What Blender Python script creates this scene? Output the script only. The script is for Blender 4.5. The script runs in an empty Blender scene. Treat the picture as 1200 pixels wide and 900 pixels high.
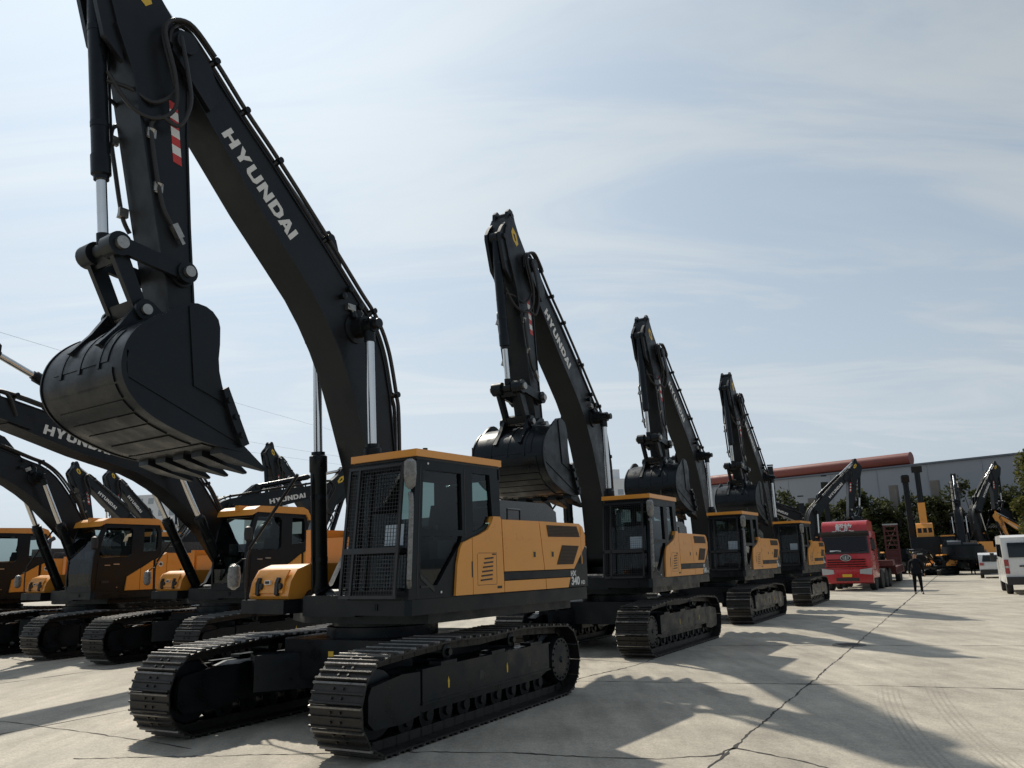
import bpy, bmesh, math, random
from mathutils import Vector, Matrix, noise
from mathutils.geometry import tessellate_polygon
R = math.radians
random.seed(7)
scene = bpy.context.scene
COL = scene.collection

# ------------------------------------------------------------------ materials
def nn(nt, t, **kw):
    n = nt.nodes.new(t)
    for k, v in kw.items():
        setattr(n, k, v)
    return n

def mat(name, col, rough=0.5, metal=0.0, var=0.12, scale=6.0, bump=0.0, coat=0.0, dust=0.0, dustcol=(0.20, 0.17, 0.13), spec=0.5, rvar=0.12, tint=(1, 1, 1)):
    m = bpy.data.materials.new(name); m.use_nodes = True
    nt = m.node_tree; b = nt.nodes['Principled BSDF']; L = nt.links.new
    b.inputs['Roughness'].default_value = rough
    b.inputs['Metallic'].default_value = metal
    b.inputs['Coat Weight'].default_value = coat
    b.inputs['Coat Roughness'].default_value = 0.12
    b.inputs['Specular IOR Level'].default_value = spec
    b.inputs['Specular Tint'].default_value = (*tint, 1)
    tc = nn(nt, 'ShaderNodeTexCoord')
    no = nn(nt, 'ShaderNodeTexNoise'); no.inputs['Scale'].default_value = scale
    no.inputs['Detail'].default_value = 5; no.inputs['Roughness'].default_value = 0.65
    L(tc.outputs['Object'], no.inputs['Vector'])
    mr = nn(nt, 'ShaderNodeMapRange'); L(no.outputs[0], mr.inputs[0])
    mr.inputs[1].default_value = 0.3; mr.inputs[2].default_value = 0.7
    mr.inputs[3].default_value = 1 - var; mr.inputs[4].default_value = 1 + var
    mx = nn(nt, 'ShaderNodeVectorMath', operation='SCALE')
    mx.inputs[0].default_value = col
    L(mr.outputs[0], mx.inputs['Scale'])
    last = mx.outputs[0]
    if dust > 0:
        n2 = nn(nt, 'ShaderNodeTexNoise'); n2.inputs['Scale'].default_value = scale * 0.35
        n2.inputs['Detail'].default_value = 8; n2.inputs['Roughness'].default_value = 0.7
        L(tc.outputs['Object'], n2.inputs['Vector'])
        g = nn(nt, 'ShaderNodeNewGeometry'); sx = nn(nt, 'ShaderNodeSeparateXYZ'); L(g.outputs['Normal'], sx.inputs[0])
        up = nn(nt, 'ShaderNodeMapRange'); L(sx.outputs[2], up.inputs[0])
        up.inputs[1].default_value = -0.2; up.inputs[2].default_value = 1.0; up.inputs[3].default_value = 0.25; up.inputs[4].default_value = 1.0
        r2 = nn(nt, 'ShaderNodeMapRange'); L(n2.outputs[0], r2.inputs[0])
        r2.inputs[1].default_value = 0.42; r2.inputs[2].default_value = 0.72; r2.inputs[3].default_value = 0.0; r2.inputs[4].default_value = dust
        mu = nn(nt, 'ShaderNodeMath', operation='MULTIPLY'); L(up.outputs[0], mu.inputs[0]); L(r2.outputs[0], mu.inputs[1])
        mc = nn(nt, 'ShaderNodeMix', data_type='RGBA'); L(mu.outputs[0], mc.inputs[0]); L(last, mc.inputs[6]); mc.inputs[7].default_value = (*dustcol, 1)
        last = mc.outputs[2]
    L(last, b.inputs['Base Color'])
    rr = nn(nt, 'ShaderNodeMapRange'); L(no.outputs[0], rr.inputs[0])
    rr.inputs[1].default_value = 0.3; rr.inputs[2].default_value = 0.7
    rr.inputs[3].default_value = max(0.02, rough - rvar); rr.inputs[4].default_value = min(1, rough + rvar)
    L(rr.outputs[0], b.inputs['Roughness'])
    if bump > 0:
        bp = nn(nt, 'ShaderNodeBump'); bp.inputs['Strength'].default_value = bump; bp.inputs['Distance'].default_value = 0.01
        n3 = nn(nt, 'ShaderNodeTexNoise'); n3.inputs['Scale'].default_value = scale * 7; n3.inputs['Detail'].default_value = 4
        L(tc.outputs['Object'], n3.inputs['Vector']); L(n3.outputs[0], bp.inputs['Height']); L(bp.outputs[0], b.inputs['Normal'])
    return m

def glass_mat(name, tint, refl_rough=0.02):
    m = bpy.data.materials.new(name); m.use_nodes = True
    nt = m.node_tree; nt.nodes.clear(); L = nt.links.new
    out = nn(nt, 'ShaderNodeOutputMaterial'); mix = nn(nt, 'ShaderNodeMixShader')
    tr = nn(nt, 'ShaderNodeBsdfTransparent'); tr.inputs[0].default_value = (*tint, 1)
    gl = nn(nt, 'ShaderNodeBsdfGlossy'); gl.inputs['Roughness'].default_value = refl_rough
    gl.inputs[0].default_value = (0.9, 0.95, 1, 1)
    fr = nn(nt, 'ShaderNodeLayerWeight'); fr.inputs[0].default_value = .5; pw = nn(nt, 'ShaderNodeMath', operation='POWER'); L(fr.outputs['Facing'], pw.inputs[0]); pw.inputs[1].default_value = 4.0
    ma = nn(nt, 'ShaderNodeMath', operation='MULTIPLY_ADD'); ma.inputs[1].default_value = 0.55; ma.inputs[2].default_value = 0.035
    L(pw.outputs[0], ma.inputs[0]); L(ma.outputs[0], mix.inputs[0]); L(tr.outputs[0], mix.inputs[1]); L(gl.outputs[0], mix.inputs[2]); L(mix.outputs[0], out.inputs[0])
    return m

BLACK = mat('black_paint', (0.0065, 0.0072, 0.0088), 0.38, var=0.3, scale=3, coat=0.03, dust=0.045, spec=0.27, rvar=.2, tint=(.72, .88, 1), bump=.06)
BOOM = mat('boom_paint', (0.0095, 0.0100, 0.0115), 0.42, var=0.3, scale=2.2, coat=0.03, dust=0.05, spec=0.30, rvar=.2, tint=(.76, .9, 1), bump=.06)
CABK = mat('cab_black', (0.0065, 0.0072, 0.009), 0.38, var=0.2, scale=4, dust=0.02, spec=0.26, tint=(.72, .88, 1))
HOUSING = mat('housing_skylit_paint', (0.022, 0.024, 0.028), 0.3, var=0.1, scale=3, coat=0.5, dust=0.06)  # black made paler and glossier: sky light put into the housing colour
ORANGE = mat('orange_paint', (0.74, 0.31, 0.048), 0.36, var=0.05, scale=1.6, coat=0.25, dust=0.10, dustcol=(0.5, 0.3, 0.12))
DARKOR = mat('door_brown_paint', (0.030, 0.0135, 0.006), 0.32, var=0.12, scale=2, coat=0.08, spec=.3)  # brown paint of the rounded cab's door
CHROME = mat('chrome_rod', (0.62, 0.62, 0.62), 0.16, 1.0, var=0.05, rvar=0.05)
STEEL = mat('bare_steel', (0.34, 0.33, 0.31), 0.38, 0.9, var=0.2, scale=20)
TRACK = mat('track_steel', (0.020, 0.0195, 0.019), 0.46, 0.45, var=0.45, scale=14, bump=0.35, dust=0.55, dustcol=(0.080, 0.069, 0.056))
TRKEDGE = mat('grouser_steel', (0.16, 0.155, 0.15), 0.36, 0.75, var=0.4, scale=16, bump=0.2, dust=0.2, dustcol=(0.16, 0.14, 0.12))
HOSE = mat('hose_rubber', (0.012, 0.012, 0.013), 0.5, var=0.2, scale=20)
RUBBER = mat('tyre_rubber', (0.018, 0.018, 0.018), 0.8, var=0.3, scale=12, bump=0.3)
WHITE = mat('white_lettering', (0.66, 0.66, 0.64), 0.5, var=0.06)
RED = mat('red_sticker', (0.45, 0.03, 0.025), 0.45, var=0.08)
YELLOW = mat('yellow_sticker', (0.62, 0.40, 0.04), 0.5, var=0.1)
PLASTIC = mat('wrapped_plastic', (0.17, 0.17, 0.165), 0.28, var=0.35, scale=18, bump=0.8, coat=0.5)
SEAT = mat('seat_fabric', (0.022, 0.022, 0.024), 0.8, var=0.2, scale=30)
GREYIN = mat('cab_trim', (0.055, 0.055, 0.058), 0.6, var=0.1)
PAPER = mat('paper_sheet', (0.55, 0.66, 0.75), 0.7, var=0.05)
MESHG = mat('guard_mesh', (0.010, 0.0105, 0.012), 0.42, var=0.1)
VENT = mat('vent_mesh', (0.09, 0.045, 0.014), 0.6, var=0.2, scale=40)
GLASS = glass_mat('cab_glass', (0.36, 0.44, 0.43))
DGLASS = glass_mat('dark_glass', (0.10, 0.12, 0.13))
WPAINT = mat('white_vehicle_paint', (0.68, 0.68, 0.66), 0.3, var=0.04, scale=2, coat=0.5, dust=0.15, dustcol=(0.4, 0.36, 0.3))
RPAINT = mat('red_truck_paint', (0.40, 0.010, 0.014), 0.32, var=0.06, scale=2, coat=0.5, dust=0.12)
TRAILRED = mat('trailer_red', (0.085, 0.014, 0.013), 0.65, var=0.25, scale=5, bump=0.2, dust=0.25)
LAMP = mat('lamp_clear', (0.42, 0.43, 0.43), 0.12, var=0.05, coat=1)
TAILRED = mat('lamp_red', (0.30, 0.012, 0.012), 0.2, var=0.05, coat=1)
BLUEP = mat('plate_blue', (0.03, 0.09, 0.34), 0.4, var=0.05)
YELP = mat('plate_yellow', (0.65, 0.42, 0.03), 0.4, var=0.05)
BUMPER = mat('bumper_plastic', (0.02, 0.02, 0.021), 0.6, var=0.2)
SKIN = mat('skin', (0.36, 0.20, 0.13), 0.55, var=0.06, scale=20)
HAIR = mat('hair', (0.008, 0.007, 0.007), 0.5, var=0.2, scale=60)
JACKET = mat('dark_jacket', (0.006, 0.007, 0.011), 0.8, spec=.15, var=0.2, scale=14, bump=0.4)
TROUSER = mat('black_trousers', (0.005, 0.005, 0.006), 0.85, spec=.12, var=0.2, scale=14, bump=0.4)
SHOE = mat('black_shoe', (0.010, 0.010, 0.010), 0.4, var=0.1)
WALLG = mat('wall_sheet', (0.27, 0.29, 0.32), 0.6, var=0.05, scale=0.3)
TUBER = mat('roof_red', (0.20, 0.052, 0.042), 0.55, var=0.15, scale=0.6)
POSTG = mat('post_concrete', (0.17, 0.155, 0.14), 0.85, var=0.15, scale=2)
APTW = mat('apartment_wall', (0.62, 0.64, 0.66), 0.8, var=0.04, scale=0.2)
APTG = mat('apartment_window', (0.30, 0.34, 0.38), 0.3, var=0.1, scale=0.2)
BARK = mat('bark', (0.07, 0.055, 0.042), 0.9, var=0.3, scale=6, bump=0.5)
CABLE = mat('power_cable', (0.20, 0.21, 0.22), 0.6)
CRACKM = mat('joint_filler', (0.030, 0.028, 0.026), 0.9, var=0.4, scale=8, bump=0.5)
PATCHM = mat('iron_cover', (0.07, 0.068, 0.065), 0.6, 0.4, var=0.3, scale=8, bump=0.5)

def leaf_mat(name, c0, c1):
    m = bpy.data.materials.new(name); m.use_nodes = True
    nt = m.node_tree; b = nt.nodes['Principled BSDF']; L = nt.links.new
    g = nn(nt, 'ShaderNodeNewGeometry'); mx = nn(nt, 'ShaderNodeMix', data_type='RGBA')
    L(g.outputs['Random Per Island'], mx.inputs[0]); mx.inputs[6].default_value = (*c0, 1); mx.inputs[7].default_value = (*c1, 1)
    L(mx.outputs[2], b.inputs['Base Color']); b.inputs['Roughness'].default_value = 0.6
    tl_ = nn(nt, 'ShaderNodeBsdfTranslucent'); L(mx.outputs[2], tl_.inputs[0]); ms = nn(nt, 'ShaderNodeMixShader'); ms.inputs[0].default_value = .45
    out = nt.nodes['Material Output']; L(b.outputs[0], ms.inputs[1]); L(tl_.outputs[0], ms.inputs[2]); L(ms.outputs[0], out.inputs[0])
    b.inputs['Specular IOR Level'].default_value = 0.25
    return m
LEAFD = leaf_mat('dark_foliage', (0.018, 0.028, 0.012), (0.085, 0.092, 0.036))
LEAFY = leaf_mat('yellow_green_foliage', (0.04, 0.05, 0.014), (0.15, 0.14, 0.035))

# ------------------------------------------------------------------ mesh builder
class B:
    def __init__(s):
        s.bm = bmesh.new()
    def face(s, co, mi=0):
        f = s.bm.faces.new([s.bm.verts.new(c) for c in co]); f.material_index = mi; return f
    def box(s, x0, x1, y0, y1, z0, z1, mi=0, M=None):
        P = [Vector((x, y, z)) for x in (x0, x1) for y in (y0, y1) for z in (z0, z1)]
        if M is not None: P = [M @ p for p in P]
        v = [s.bm.verts.new(p) for p in P]
        for q in ((0, 1, 3, 2), (4, 6, 7, 5), (0, 4, 5, 1), (2, 3, 7, 6), (0, 2, 6, 4), (1, 5, 7, 3)):
            s.bm.faces.new([v[i] for i in q]).material_index = mi
    def prism(s, pts, a0, a1, axis='y', holes=(), mi=0, M=None):
        def mp(p, a):
            v = {'y': Vector((p[0], a, p[1])), 'x': Vector((a, p[0], p[1])), 'z': Vector((p[0], p[1], a))}[axis]
            return M @ v if M is not None else v
        loops = [list(pts)] + [list(hh) for hh in holes]
        V0 = []; V1 = []
        for lp in loops:
            V0.append([s.bm.verts.new(mp(p, a0)) for p in lp]); V1.append([s.bm.verts.new(mp(p, a1)) for p in lp])
        if not holes:
            s.bm.faces.new(V0[0]).material_index = mi; s.bm.faces.new(V1[0][::-1]).material_index = mi
        else:
            tri = tessellate_polygon([[Vector((p[0], p[1], 0)) for p in lp] for lp in loops])
            f0 = [v for l in V0 for v in l]; f1 = [v for l in V1 for v in l]
            for t in tri:
                for F, tt in ((f0, t), (f1, t[::-1])):
                    try: s.bm.faces.new([F[i] for i in tt]).material_index = mi
                    except ValueError: pass
        for a, b in zip(V0, V1):
            n = len(a)
            for i in range(n):
                s.bm.faces.new([a[i], b[i], b[(i + 1) % n], a[(i + 1) % n]]).material_index = mi
    def ring(s, c, x, y, r, n):
        return [s.bm.verts.new(c + x * (r * math.cos(2 * math.pi * k / n)) + y * (r * math.sin(2 * math.pi * k / n))) for k in range(n)]
    def tube(s, pts, r, n=8, mi=0, caps=True, smooth=0):
        pts = [Vector(p) for p in pts]
        if smooth:
            out = []
            for i in range(len(pts) - 1):
                p0 = pts[max(i - 1, 0)]; p1 = pts[i]; p2 = pts[i + 1]; p3 = pts[min(i + 2, len(pts) - 1)]
                for k in range(smooth):
                    t = k / smooth
                    out.append(0.5 * ((2 * p1) + (p2 - p0) * t + (2 * p0 - 5 * p1 + 4 * p2 - p3) * t * t + (3 * p1 - p0 - 3 * p2 + p3) * t ** 3))
            out.append(pts[-1]); pts = out
        rr = r if isinstance(r, (list, tuple)) else [r] * len(pts)
        if len(rr) != len(pts):
            rr = [r[0] + (r[-1] - r[0]) * i / (len(pts) - 1) for i in range(len(pts))]
        prev = None; x = None; rings = []
        for i, p in enumerate(pts):
            d = (pts[min(i + 1, len(pts) - 1)] - pts[max(i - 1, 0)]).normalized()
            if x is None:
                x = d.orthogonal().normalized()
            else:
                x = (x - d * x.dot(d)).normalized()
            rings.append(s.ring(p, x, d.cross(x), rr[i], n))
        for a, b in zip(rings, rings[1:]):
            for k in range(n):
                s.bm.faces.new([a[k], a[(k + 1) % n], b[(k + 1) % n], b[k]]).material_index = mi
        if caps:
            s.bm.faces.new(rings[0][::-1]).material_index = mi; s.bm.faces.new(rings[-1]).material_index = mi
    def cyl(s, p0, p1, r, n=20, mi=0, r1=None):
        s.tube([p0, p1], [r, r if r1 is None else r1], n, mi)
    def lathe(s, prof, c, axis='y', n=24, mi=0):
        # prof: list of (r, a) along axis
        A = {'x': Vector((1, 0, 0)), 'y': Vector((0, 1, 0)), 'z': Vector((0, 0, 1))}[axis]
        x = A.orthogonal().normalized(); y = A.cross(x); c = Vector(c)
        rings = [s.ring(c + A * a, x, y, max(r, 1e-4), n) for r, a in prof]
        for a, b in zip(rings, rings[1:]):
            for k in range(n):
                s.bm.faces.new([a[k], a[(k + 1) % n], b[(k + 1) % n], b[k]]).material_index = mi
        s.bm.faces.new(rings[0][::-1]).material_index = mi; s.bm.faces.new(rings[-1]).material_index = mi
    def bevel(s, w, seg=2, ang=32):
        es = [e for e in s.bm.edges if len(e.link_faces) == 2 and e.calc_face_angle(0) > R(ang)]
        bmesh.ops.bevel(s.bm, geom=es, offset=w, segments=seg, profile=0.6, affect='EDGES', clamp_overlap=True)
        return s
    def mesh(s, name, mats, smooth=38):
        bmesh.ops.recalc_face_normals(s.bm, faces=s.bm.faces[:])
        me = bpy.data.meshes.new(name); s.bm.to_mesh(me); s.bm.free()
        for m in (mats if isinstance(mats, (list, tuple)) else [mats]): me.materials.append(m)
        if smooth:
            me.shade_smooth(); me.set_sharp_from_angle(angle=R(smooth))
        return me

def ob(name, data, parent=None, M=None):
    o = bpy.data.objects.new(name, data); COL.objects.link(o)
    if parent is not None: o.parent = parent
    if M is not None: o.matrix_basis = M
    return o
def thing(name, label, cat, loc=(0, 0, 0), rz=0, group=None):
    o = bpy.data.objects.new(name, None); COL.objects.link(o)
    o.empty_display_size = 0.3
    o.location = loc; o.rotation_euler = (0, 0, rz); tag(o, label, cat, group); return o
def tag(o, label=None, cat=None, group=None, kind=None):
    if label: o['label'] = label
    if cat: o['category'] = cat
    if group: o['group'] = group
    if kind: o['kind'] = kind
    return o
def copy_tree(o, parent=None):
    c = o.copy(); COL.objects.link(c); c.parent = parent
    for ch in list(o.children): copy_tree(ch, c)
    return c
def walk(o):
    yield o
    for ch in o.children: yield from walk(ch)
T_ = Matrix.Translation
def rotxz(a): return Matrix.Rotation(-a, 4, 'Y')      # turns +x towards +z
def aim(a, b):
    a = Vector(a); b = Vector(b); d = (b - a).normalized(); y = Vector((0, 1, 0))
    x = y.cross(d).normalized(); y = d.cross(x)
    M = Matrix((x, y, d)).transposed().to_4x4(); M.translation = a
    return M
MESH = {}
def cached(key, fn):
    if key not in MESH: MESH[key] = fn()
    return MESH[key]

# block capitals used for the white word on the booms
LET = {
 'H': ([(0,0),(0,1),(.3,1),(.3,.62),(.7,.62),(.7,1),(1,1),(1,0),(.7,0),(.7,.38),(.3,.38),(.3,0)], []),
 'Y': ([(0,1),(.33,1),(.5,.66),(.67,1),(1,1),(.65,.40),(.65,0),(.35,0),(.35,.40)], []),
 'U': ([(0,1),(.3,1),(.3,.30),(.37,.23),(.63,.23),(.7,.30),(.7,1),(1,1),(1,.2),(.8,0),(.2,0),(0,.2)], []),
 'N': ([(0,0),(0,1),(.3,1),(.7,.42),(.7,1),(1,1),(1,0),(.7,0),(.3,.58),(.3,0)], []),
 'D': ([(0,0),(0,1),(.7,1),(1,.75),(1,.25),(.7,0)], [[(.3,.23),(.3,.77),(.6,.77),(.7,.65),(.7,.35),(.6,.23)]]),
 'A': ([(0,0),(.36,1),(.64,1),(1,0),(.69,0),(.63,.19),(.37,.19),(.31,0)], [[(.43,.40),(.57,.40),(.5,.66)]]),
 'I': ([(0,0),(0,1),(.3,1),(.3,0)], []),
}
def word_mesh():
    b = B(); x = 0
    for ch in 'HYUNDAI':
        o, hs = LET[ch]; w = 1.12
        b.prism([(x + p[0] * w, p[1]) for p in o], 0, 0.02, 'y', [[(x + p[0] * w, p[1]) for p in hh] for hh in hs])
        x += (0.30 if ch == 'I' else 1.0) * w + (0.05 if ch in 'DA' else 0.16)
    return b.mesh('lettering', WHITE, 0), x - 0.16

def text_mesh(body, size, extrude=0.002, offset=0.0):
    c = bpy.data.curves.new('lettering', 'FONT'); c.body = body; c.size = size; c.extrude = extrude; c.offset = offset
    c.align_x = 'LEFT'
    o = bpy.data.objects.new('tmp_text', c); COL.objects.link(o)
    bpy.context.view_layer.update()
    dg = bpy.context.evaluated_depsgraph_get()
    me = bpy.data.meshes.new_from_object(o.evaluated_get(dg))
    bpy.data.objects.remove(o); return me

# ------------------------------------------------------------------ excavator geometry
# local frame: +x forward, +y to the operator's left, z up; working gear drawn in its reference pose
FOOT = (0.30, 1.95); PIN = (1.0, 4.9); TIP = (3.72, 7.58)
UNDER = [(0.52, 1.98), (0.60, 2.5), (0.68, 3.08), (0.93, 3.75), (1.15, 4.30), (1.32, 4.62), (1.52, 4.93), (1.75, 5.22), (2.08, 5.55), (2.62, 6.08), (3.33, 6.86), (3.66, 7.22)]
TOPB = [(3.55, 7.66), (3.38, 7.52), (2.94, 7.10), (2.43, 6.66), (1.62, 5.91), (1.02, 5.33), (0.80, 5.13), (0.64, 4.92), (0.53, 4.70), (0.46, 4.48), (0.37, 4.10), (0.27, 3.36), (0.14, 2.4), (0.09, 2.02)]
ARM = [(3.42, 4.33), (3.35, 4.45), (3.38, 4.72), (3.47, 5.5), (3.57, 6.55), (3.60, 7.1), (3.56, 7.5), (3.62, 7.72), (3.78, 7.85), (4.05, 8.15), (4.22, 8.42), (4.38, 8.42), (4.56, 8.1), (4.58, 7.9), (4.44, 7.5), (4.21, 7.0), (3.85, 5.45), (3.66, 4.70), (3.62, 4.45), (3.54, 4.33)]
ROD = (4.27, 5.04); BCT = (4.60, 7.93); LINKB = (3.96, 4.42); LINKA = (3.53, 4.94); BPIV = (3.50, 4.42)
ACB = (1.40, 6.06); ACT = (4.28, 8.46)

def boom_mesh():
    b = B(); b.prism(UNDER + TOPB, -0.245, 0.245)
    b.bevel(0.012, 1)
    # overlapping bottom and top plates
    def strip(path, off, t):
        pts = []
        for i, p in enumerate(path):
            q0 = Vector(path[max(i - 1, 0)]); q1 = Vector(path[min(i + 1, len(path) - 1)]); d = (q1 - q0).normalized(); n = Vector((d.y, -d.x))
            pts.append((Vector(p) + n * off, Vector(p) + n * (off + t)))
        b.prism([tuple(a) for a, _ in pts] + [tuple(c) for _, c in reversed(pts)], -0.265, 0.265)
    strip(UNDER, -0.004, 0.022); strip(TOPB, -0.004, 0.022)
    for sgn in (-1, 1):   # ears round the arm
        y0, y1 = sorted((sgn * 0.235, sgn * 0.315))
        b.prism([(3.36, 6.93), (3.55, 7.12), (3.86, 7.44), (3.88, 7.62), (3.78, 7.74), (3.62, 7.74), (3.40, 7.50), (3.22, 7.16)], y0, y1)
        b.cyl((TIP[0], sgn * 0.30, TIP[1]), (TIP[0], sgn * 0.37, TIP[1]), 0.13, 20)
        y0, y1 = sorted((sgn * 0.10, sgn * 0.15))
        b.prism([(1.05, 5.36), (1.62, 5.90), (1.52, 6.12), (1.40, 6.18), (1.28, 6.08)], y0, y1)
    b.cyl((ACB[0], -0.2, ACB[1]), (ACB[0], 0.2, ACB[1]), 0.06, 14)
    b.cyl((FOOT[0], -0.33, FOOT[1]), (FOOT[0], 0.33, FOOT[1]), 0.24, 24)
    # cylinder pin through the bend, with bosses
    b.cyl((PIN[0], -0.68, PIN[1]), (PIN[0], 0.68, PIN[1]), 0.065, 16)
    for sgn in (-1, 1):
        b.lathe([(0.20, 0.0), (0.20, 0.02 * 1), (0.135, 0.03), (0.135, 0.20)], (PIN[0], sgn * 0.25 if sgn > 0 else -0.45, PIN[1]), 'y', 24)
    return b.mesh('boom', BOOM, 30)

def offset_path(path, off):
    out = []
    for i, p in enumerate(path):
        q0 = Vector(path[max(i - 1, 0)]); q1 = Vector(path[min(i + 1, len(path) - 1)]); d = (q1 - q0).normalized(); n = Vector((d.y, -d.x))
        q = Vector(p) + n * off; out.append((q.x, q.y))
    return out
def pipe_mesh(y, off):
    b = B(); P = offset_path(TOPB, off)
    pts = [(3.90, y * 1.1, 7.50), (3.86, y, 7.74), (3.66, y, 7.86)] + [(p[0], y, p[1]) for p in P[1:11]] + [(0.22, y, 3.9), (0.2, y, 3.3), (0.18, y * 0.9, 2.6), (0.25, y * 0.8, 2.2)]
    b.tube(pts, 0.027, 8, 0, True, 5)
    for i in (1, 2, 3, 4, 6, 10):
        p = P[i]; q = TOPB[i]
        b.cyl((p[0], y - 0.045, p[1]), (p[0], y + 0.045, p[1]), 0.040, 10, 1)
        b.tube([(p[0], y, p[1]), (q[0], min(max(y, -0.24), 0.24), q[1])], 0.018, 6, 0)
    return b.mesh('hydraulic_pipe', [HOSE, BLACK])

def arm_mesh():
    b = B(); b.prism(ARM, -0.205, 0.205); b.bevel(0.012, 1)
    fr = ARM[14:19]; re = ARM[1:6]
    def strip(path, sg):
        pts = []
        for i, p in enumerate(path):
            q0 = Vector(path[max(i - 1, 0)]); q1 = Vector(path[min(i + 1, len(path) - 1)]); d = (q1 - q0).normalized(); n = Vector((d.y, -d.x)) * -1
            pts.append((Vector(p) - n * 0.004 * 1, Vector(p) + n * 0.018))
        b.prism([tuple(a) for a, _ in pts] + [tuple(c) for _, c in reversed(pts)], -0.222, 0.222)
    strip(fr, 1); strip(re, 1)
    for sgn in (-1, 1):
        y0, y1 = sorted((sgn * 0.11, sgn * 0.175))      # tail ears and bucket cylinder bracket
        b.prism([(4.05, 8.1), (4.15, 8.45), (4.22, 8.58), (4.32, 8.60), (4.40, 8.52), (4.42, 8.2)], y0, y1)
        b.prism([(4.38, 7.55), (4.52, 8.25), (4.64, 8.12), (4.73, 7.98), (4.72, 7.86), (4.55, 7.3), (4.32, 7.1)], y0, y1)
        b.cyl((LINKA[0], sgn * 0.19, LINKA[1]), (LINKA[0], sgn * 0.25, LINKA[1]), 0.14, 20)
    b.cyl((ACT[0], -0.21, ACT[1]), (ACT[0], 0.21, ACT[1]), 0.055, 14)
    b.cyl((BCT[0], -0.22, BCT[1]), (BCT[0], 0.22, BCT[1]), 0.055, 14)
    b.cyl((BPIV[0], -0.27, BPIV[1]), (BPIV[0], 0.27, BPIV[1]), 0.13, 20)
    return b.mesh('arm', BOOM, 30)

def arm_pipes(sgn):
    b = B(); y = 0.245 * sgn
    if sgn > 0:
        pts = [(3.80, 0.36, 7.62), (3.72, 0.40, 7.2), (3.66, 0.40, 6.85), (3.75, 0.36, 6.55), (3.92, 0.30, 6.60), (4.00, y, 6.52), (3.98, y, 6.3), (3.88, y, 5.85), (3.80, y, 5.60), (3.70, y, 5.45), (3.63, y + 0.02, 5.36)]
    else:
        pts = [(3.80, -0.36, 7.62), (3.74, -0.40, 7.2), (3.85, -0.36, 6.7), (4.10, -0.28, 6.62), (4.17, y, 6.45), (4.10, y, 6.1), (3.98, y, 5.6), (3.88, y, 5.42)]
    b.tube(pts, 0.024, 8, 0, True, 5)
    for (x, z) in (((3.99, 6.40), (3.87, 5.82)) if sgn > 0 else ((4.15, 6.40), (3.98, 5.62))):
        b.cyl((x, y - 0.04, z - 0.05), (x, y - 0.04 * 0, z + 0.05), 0.036, 10, 1)
        b.box(x - 0.05, x + 0.05, min(y, y * 0.82), max(y, y * 0.82) + 0.03 * sgn * 0, z - 0.05, z + 0.05, 1)
    if sgn > 0:
        M = T_((3.66, y + 0.02, 5.40)) @ rotxz(R(55))
        b.box(-0.10, 0.06, -0.03, 0.04, -0.035, 0.035, 1, M); b.box(-0.17, -0.09, -0.02, 0.02, -0.02, 0.02, 1, M)
    return b.mesh('hydraulic_pipe', [HOSE, STEEL])
def loop_hoses():
    b = B()
    for k, (y, sag) in enumerate(((0.34, 6.75), (0.30, 6.95), (-0.32, 6.9))):
        b.tube([(3.35, y, 7.62), (3.72, y + 0.03, 7.83), (3.98, y, 7.65), (3.85, y + 0.04, 7.1), (3.80, y, sag), (4.0, y * 0.85, sag - 0.2), (4.22, y * 0.5, sag - 0.1), (4.44, y * 0.3, 6.95 - 0.1 * k)], 0.023, 8, 0, True, 6)
    return b.mesh('hose', HOSE)
def stripe_mesh(sgn):
    b = B(); n = 7
    a0 = Vector((3.70, 6.88)); a1 = Vector((3.60, 6.18)); w = Vector((0.105, -0.012))
    for i in range(n):
        t0, t1 = i / n, (i + 1) / n; sk = Vector((0, 0.03))
        p0 = a0.lerp(a1, t0); p1 = a0.lerp(a1, t1)
        q = [p0, p0 + w + sk, p1 + w + sk, p1]
        b.prism([tuple(v) for v in q], 0.206 * sgn, 0.209 * sgn, mi=i % 2)
    return b.mesh('warning_stripe', [RED, WHITE], 0)
def label_mesh(sgn):
    b = B(); M = T_((4.22, 0, 8.05)) @ rotxz(R(-22))
    b.prism([(-0.09, -0.16), (0.0, -0.2), (0.09, -0.06), (0.09, 0.1), (0.0, 0.18), (-0.09, 0.04)], 0.2065 * sgn, 0.2085 * sgn, mi=0, M=M)
    b.prism([(-0.03, -0.1), (0.02, -0.08), (0.04, 0.06), (-0.02, 0.04)], 0.2085 * sgn, 0.210 * sgn, mi=1, M=M)
    return b.mesh('warning_label', [YELLOW, BLACK], 0)

def barrel_mesh(L, r):
    b = B()
    b.lathe([(r * 0.8, -0.02), (r, 0.06), (r, L - 0.28), (r * 1.12, L - 0.26), (r * 1.12, L - 0.06), (r * 0.85, L - 0.04), (r * 0.85, L)], (0, 0, 0), 'z', 24)
    b.cyl((0, -r * 0.95, 0), (0, r * 0.95, 0), r * 1.25, 20)
    b.tube([(r * 1.0, 0.0, 0.15), (r * 1.22, 0.02, 0.3), (r * 1.22, 0.02, L - 0.45), (r * 0.95, 0.01, L - 0.3)], 0.016, 6)
    for z in (0.5, L - 0.6):
        b.lathe([(r * 1.04, -0.03), (r * 1.04, 0.03)], (0, 0, z), 'z', 20)
    return b.mesh('cylinder_barrel', BLACK)
def rod_mesh(L, r, eye):
    # drawn downwards from the eye at the origin
    b = B(); b.cyl((0, 0, -L), (0, 0, -eye * 1.2), r, 20, 0); b.cyl((0, -eye * 0.95, 0), (0, eye * 0.95, 0), eye, 20, 1); b.cyl((0, 0, -eye * 2.2), (0, 0, -eye * 0.8), r * 1.25, 16, 1)
    return b.mesh('piston_rod', [CHROME, BLACK])

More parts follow.
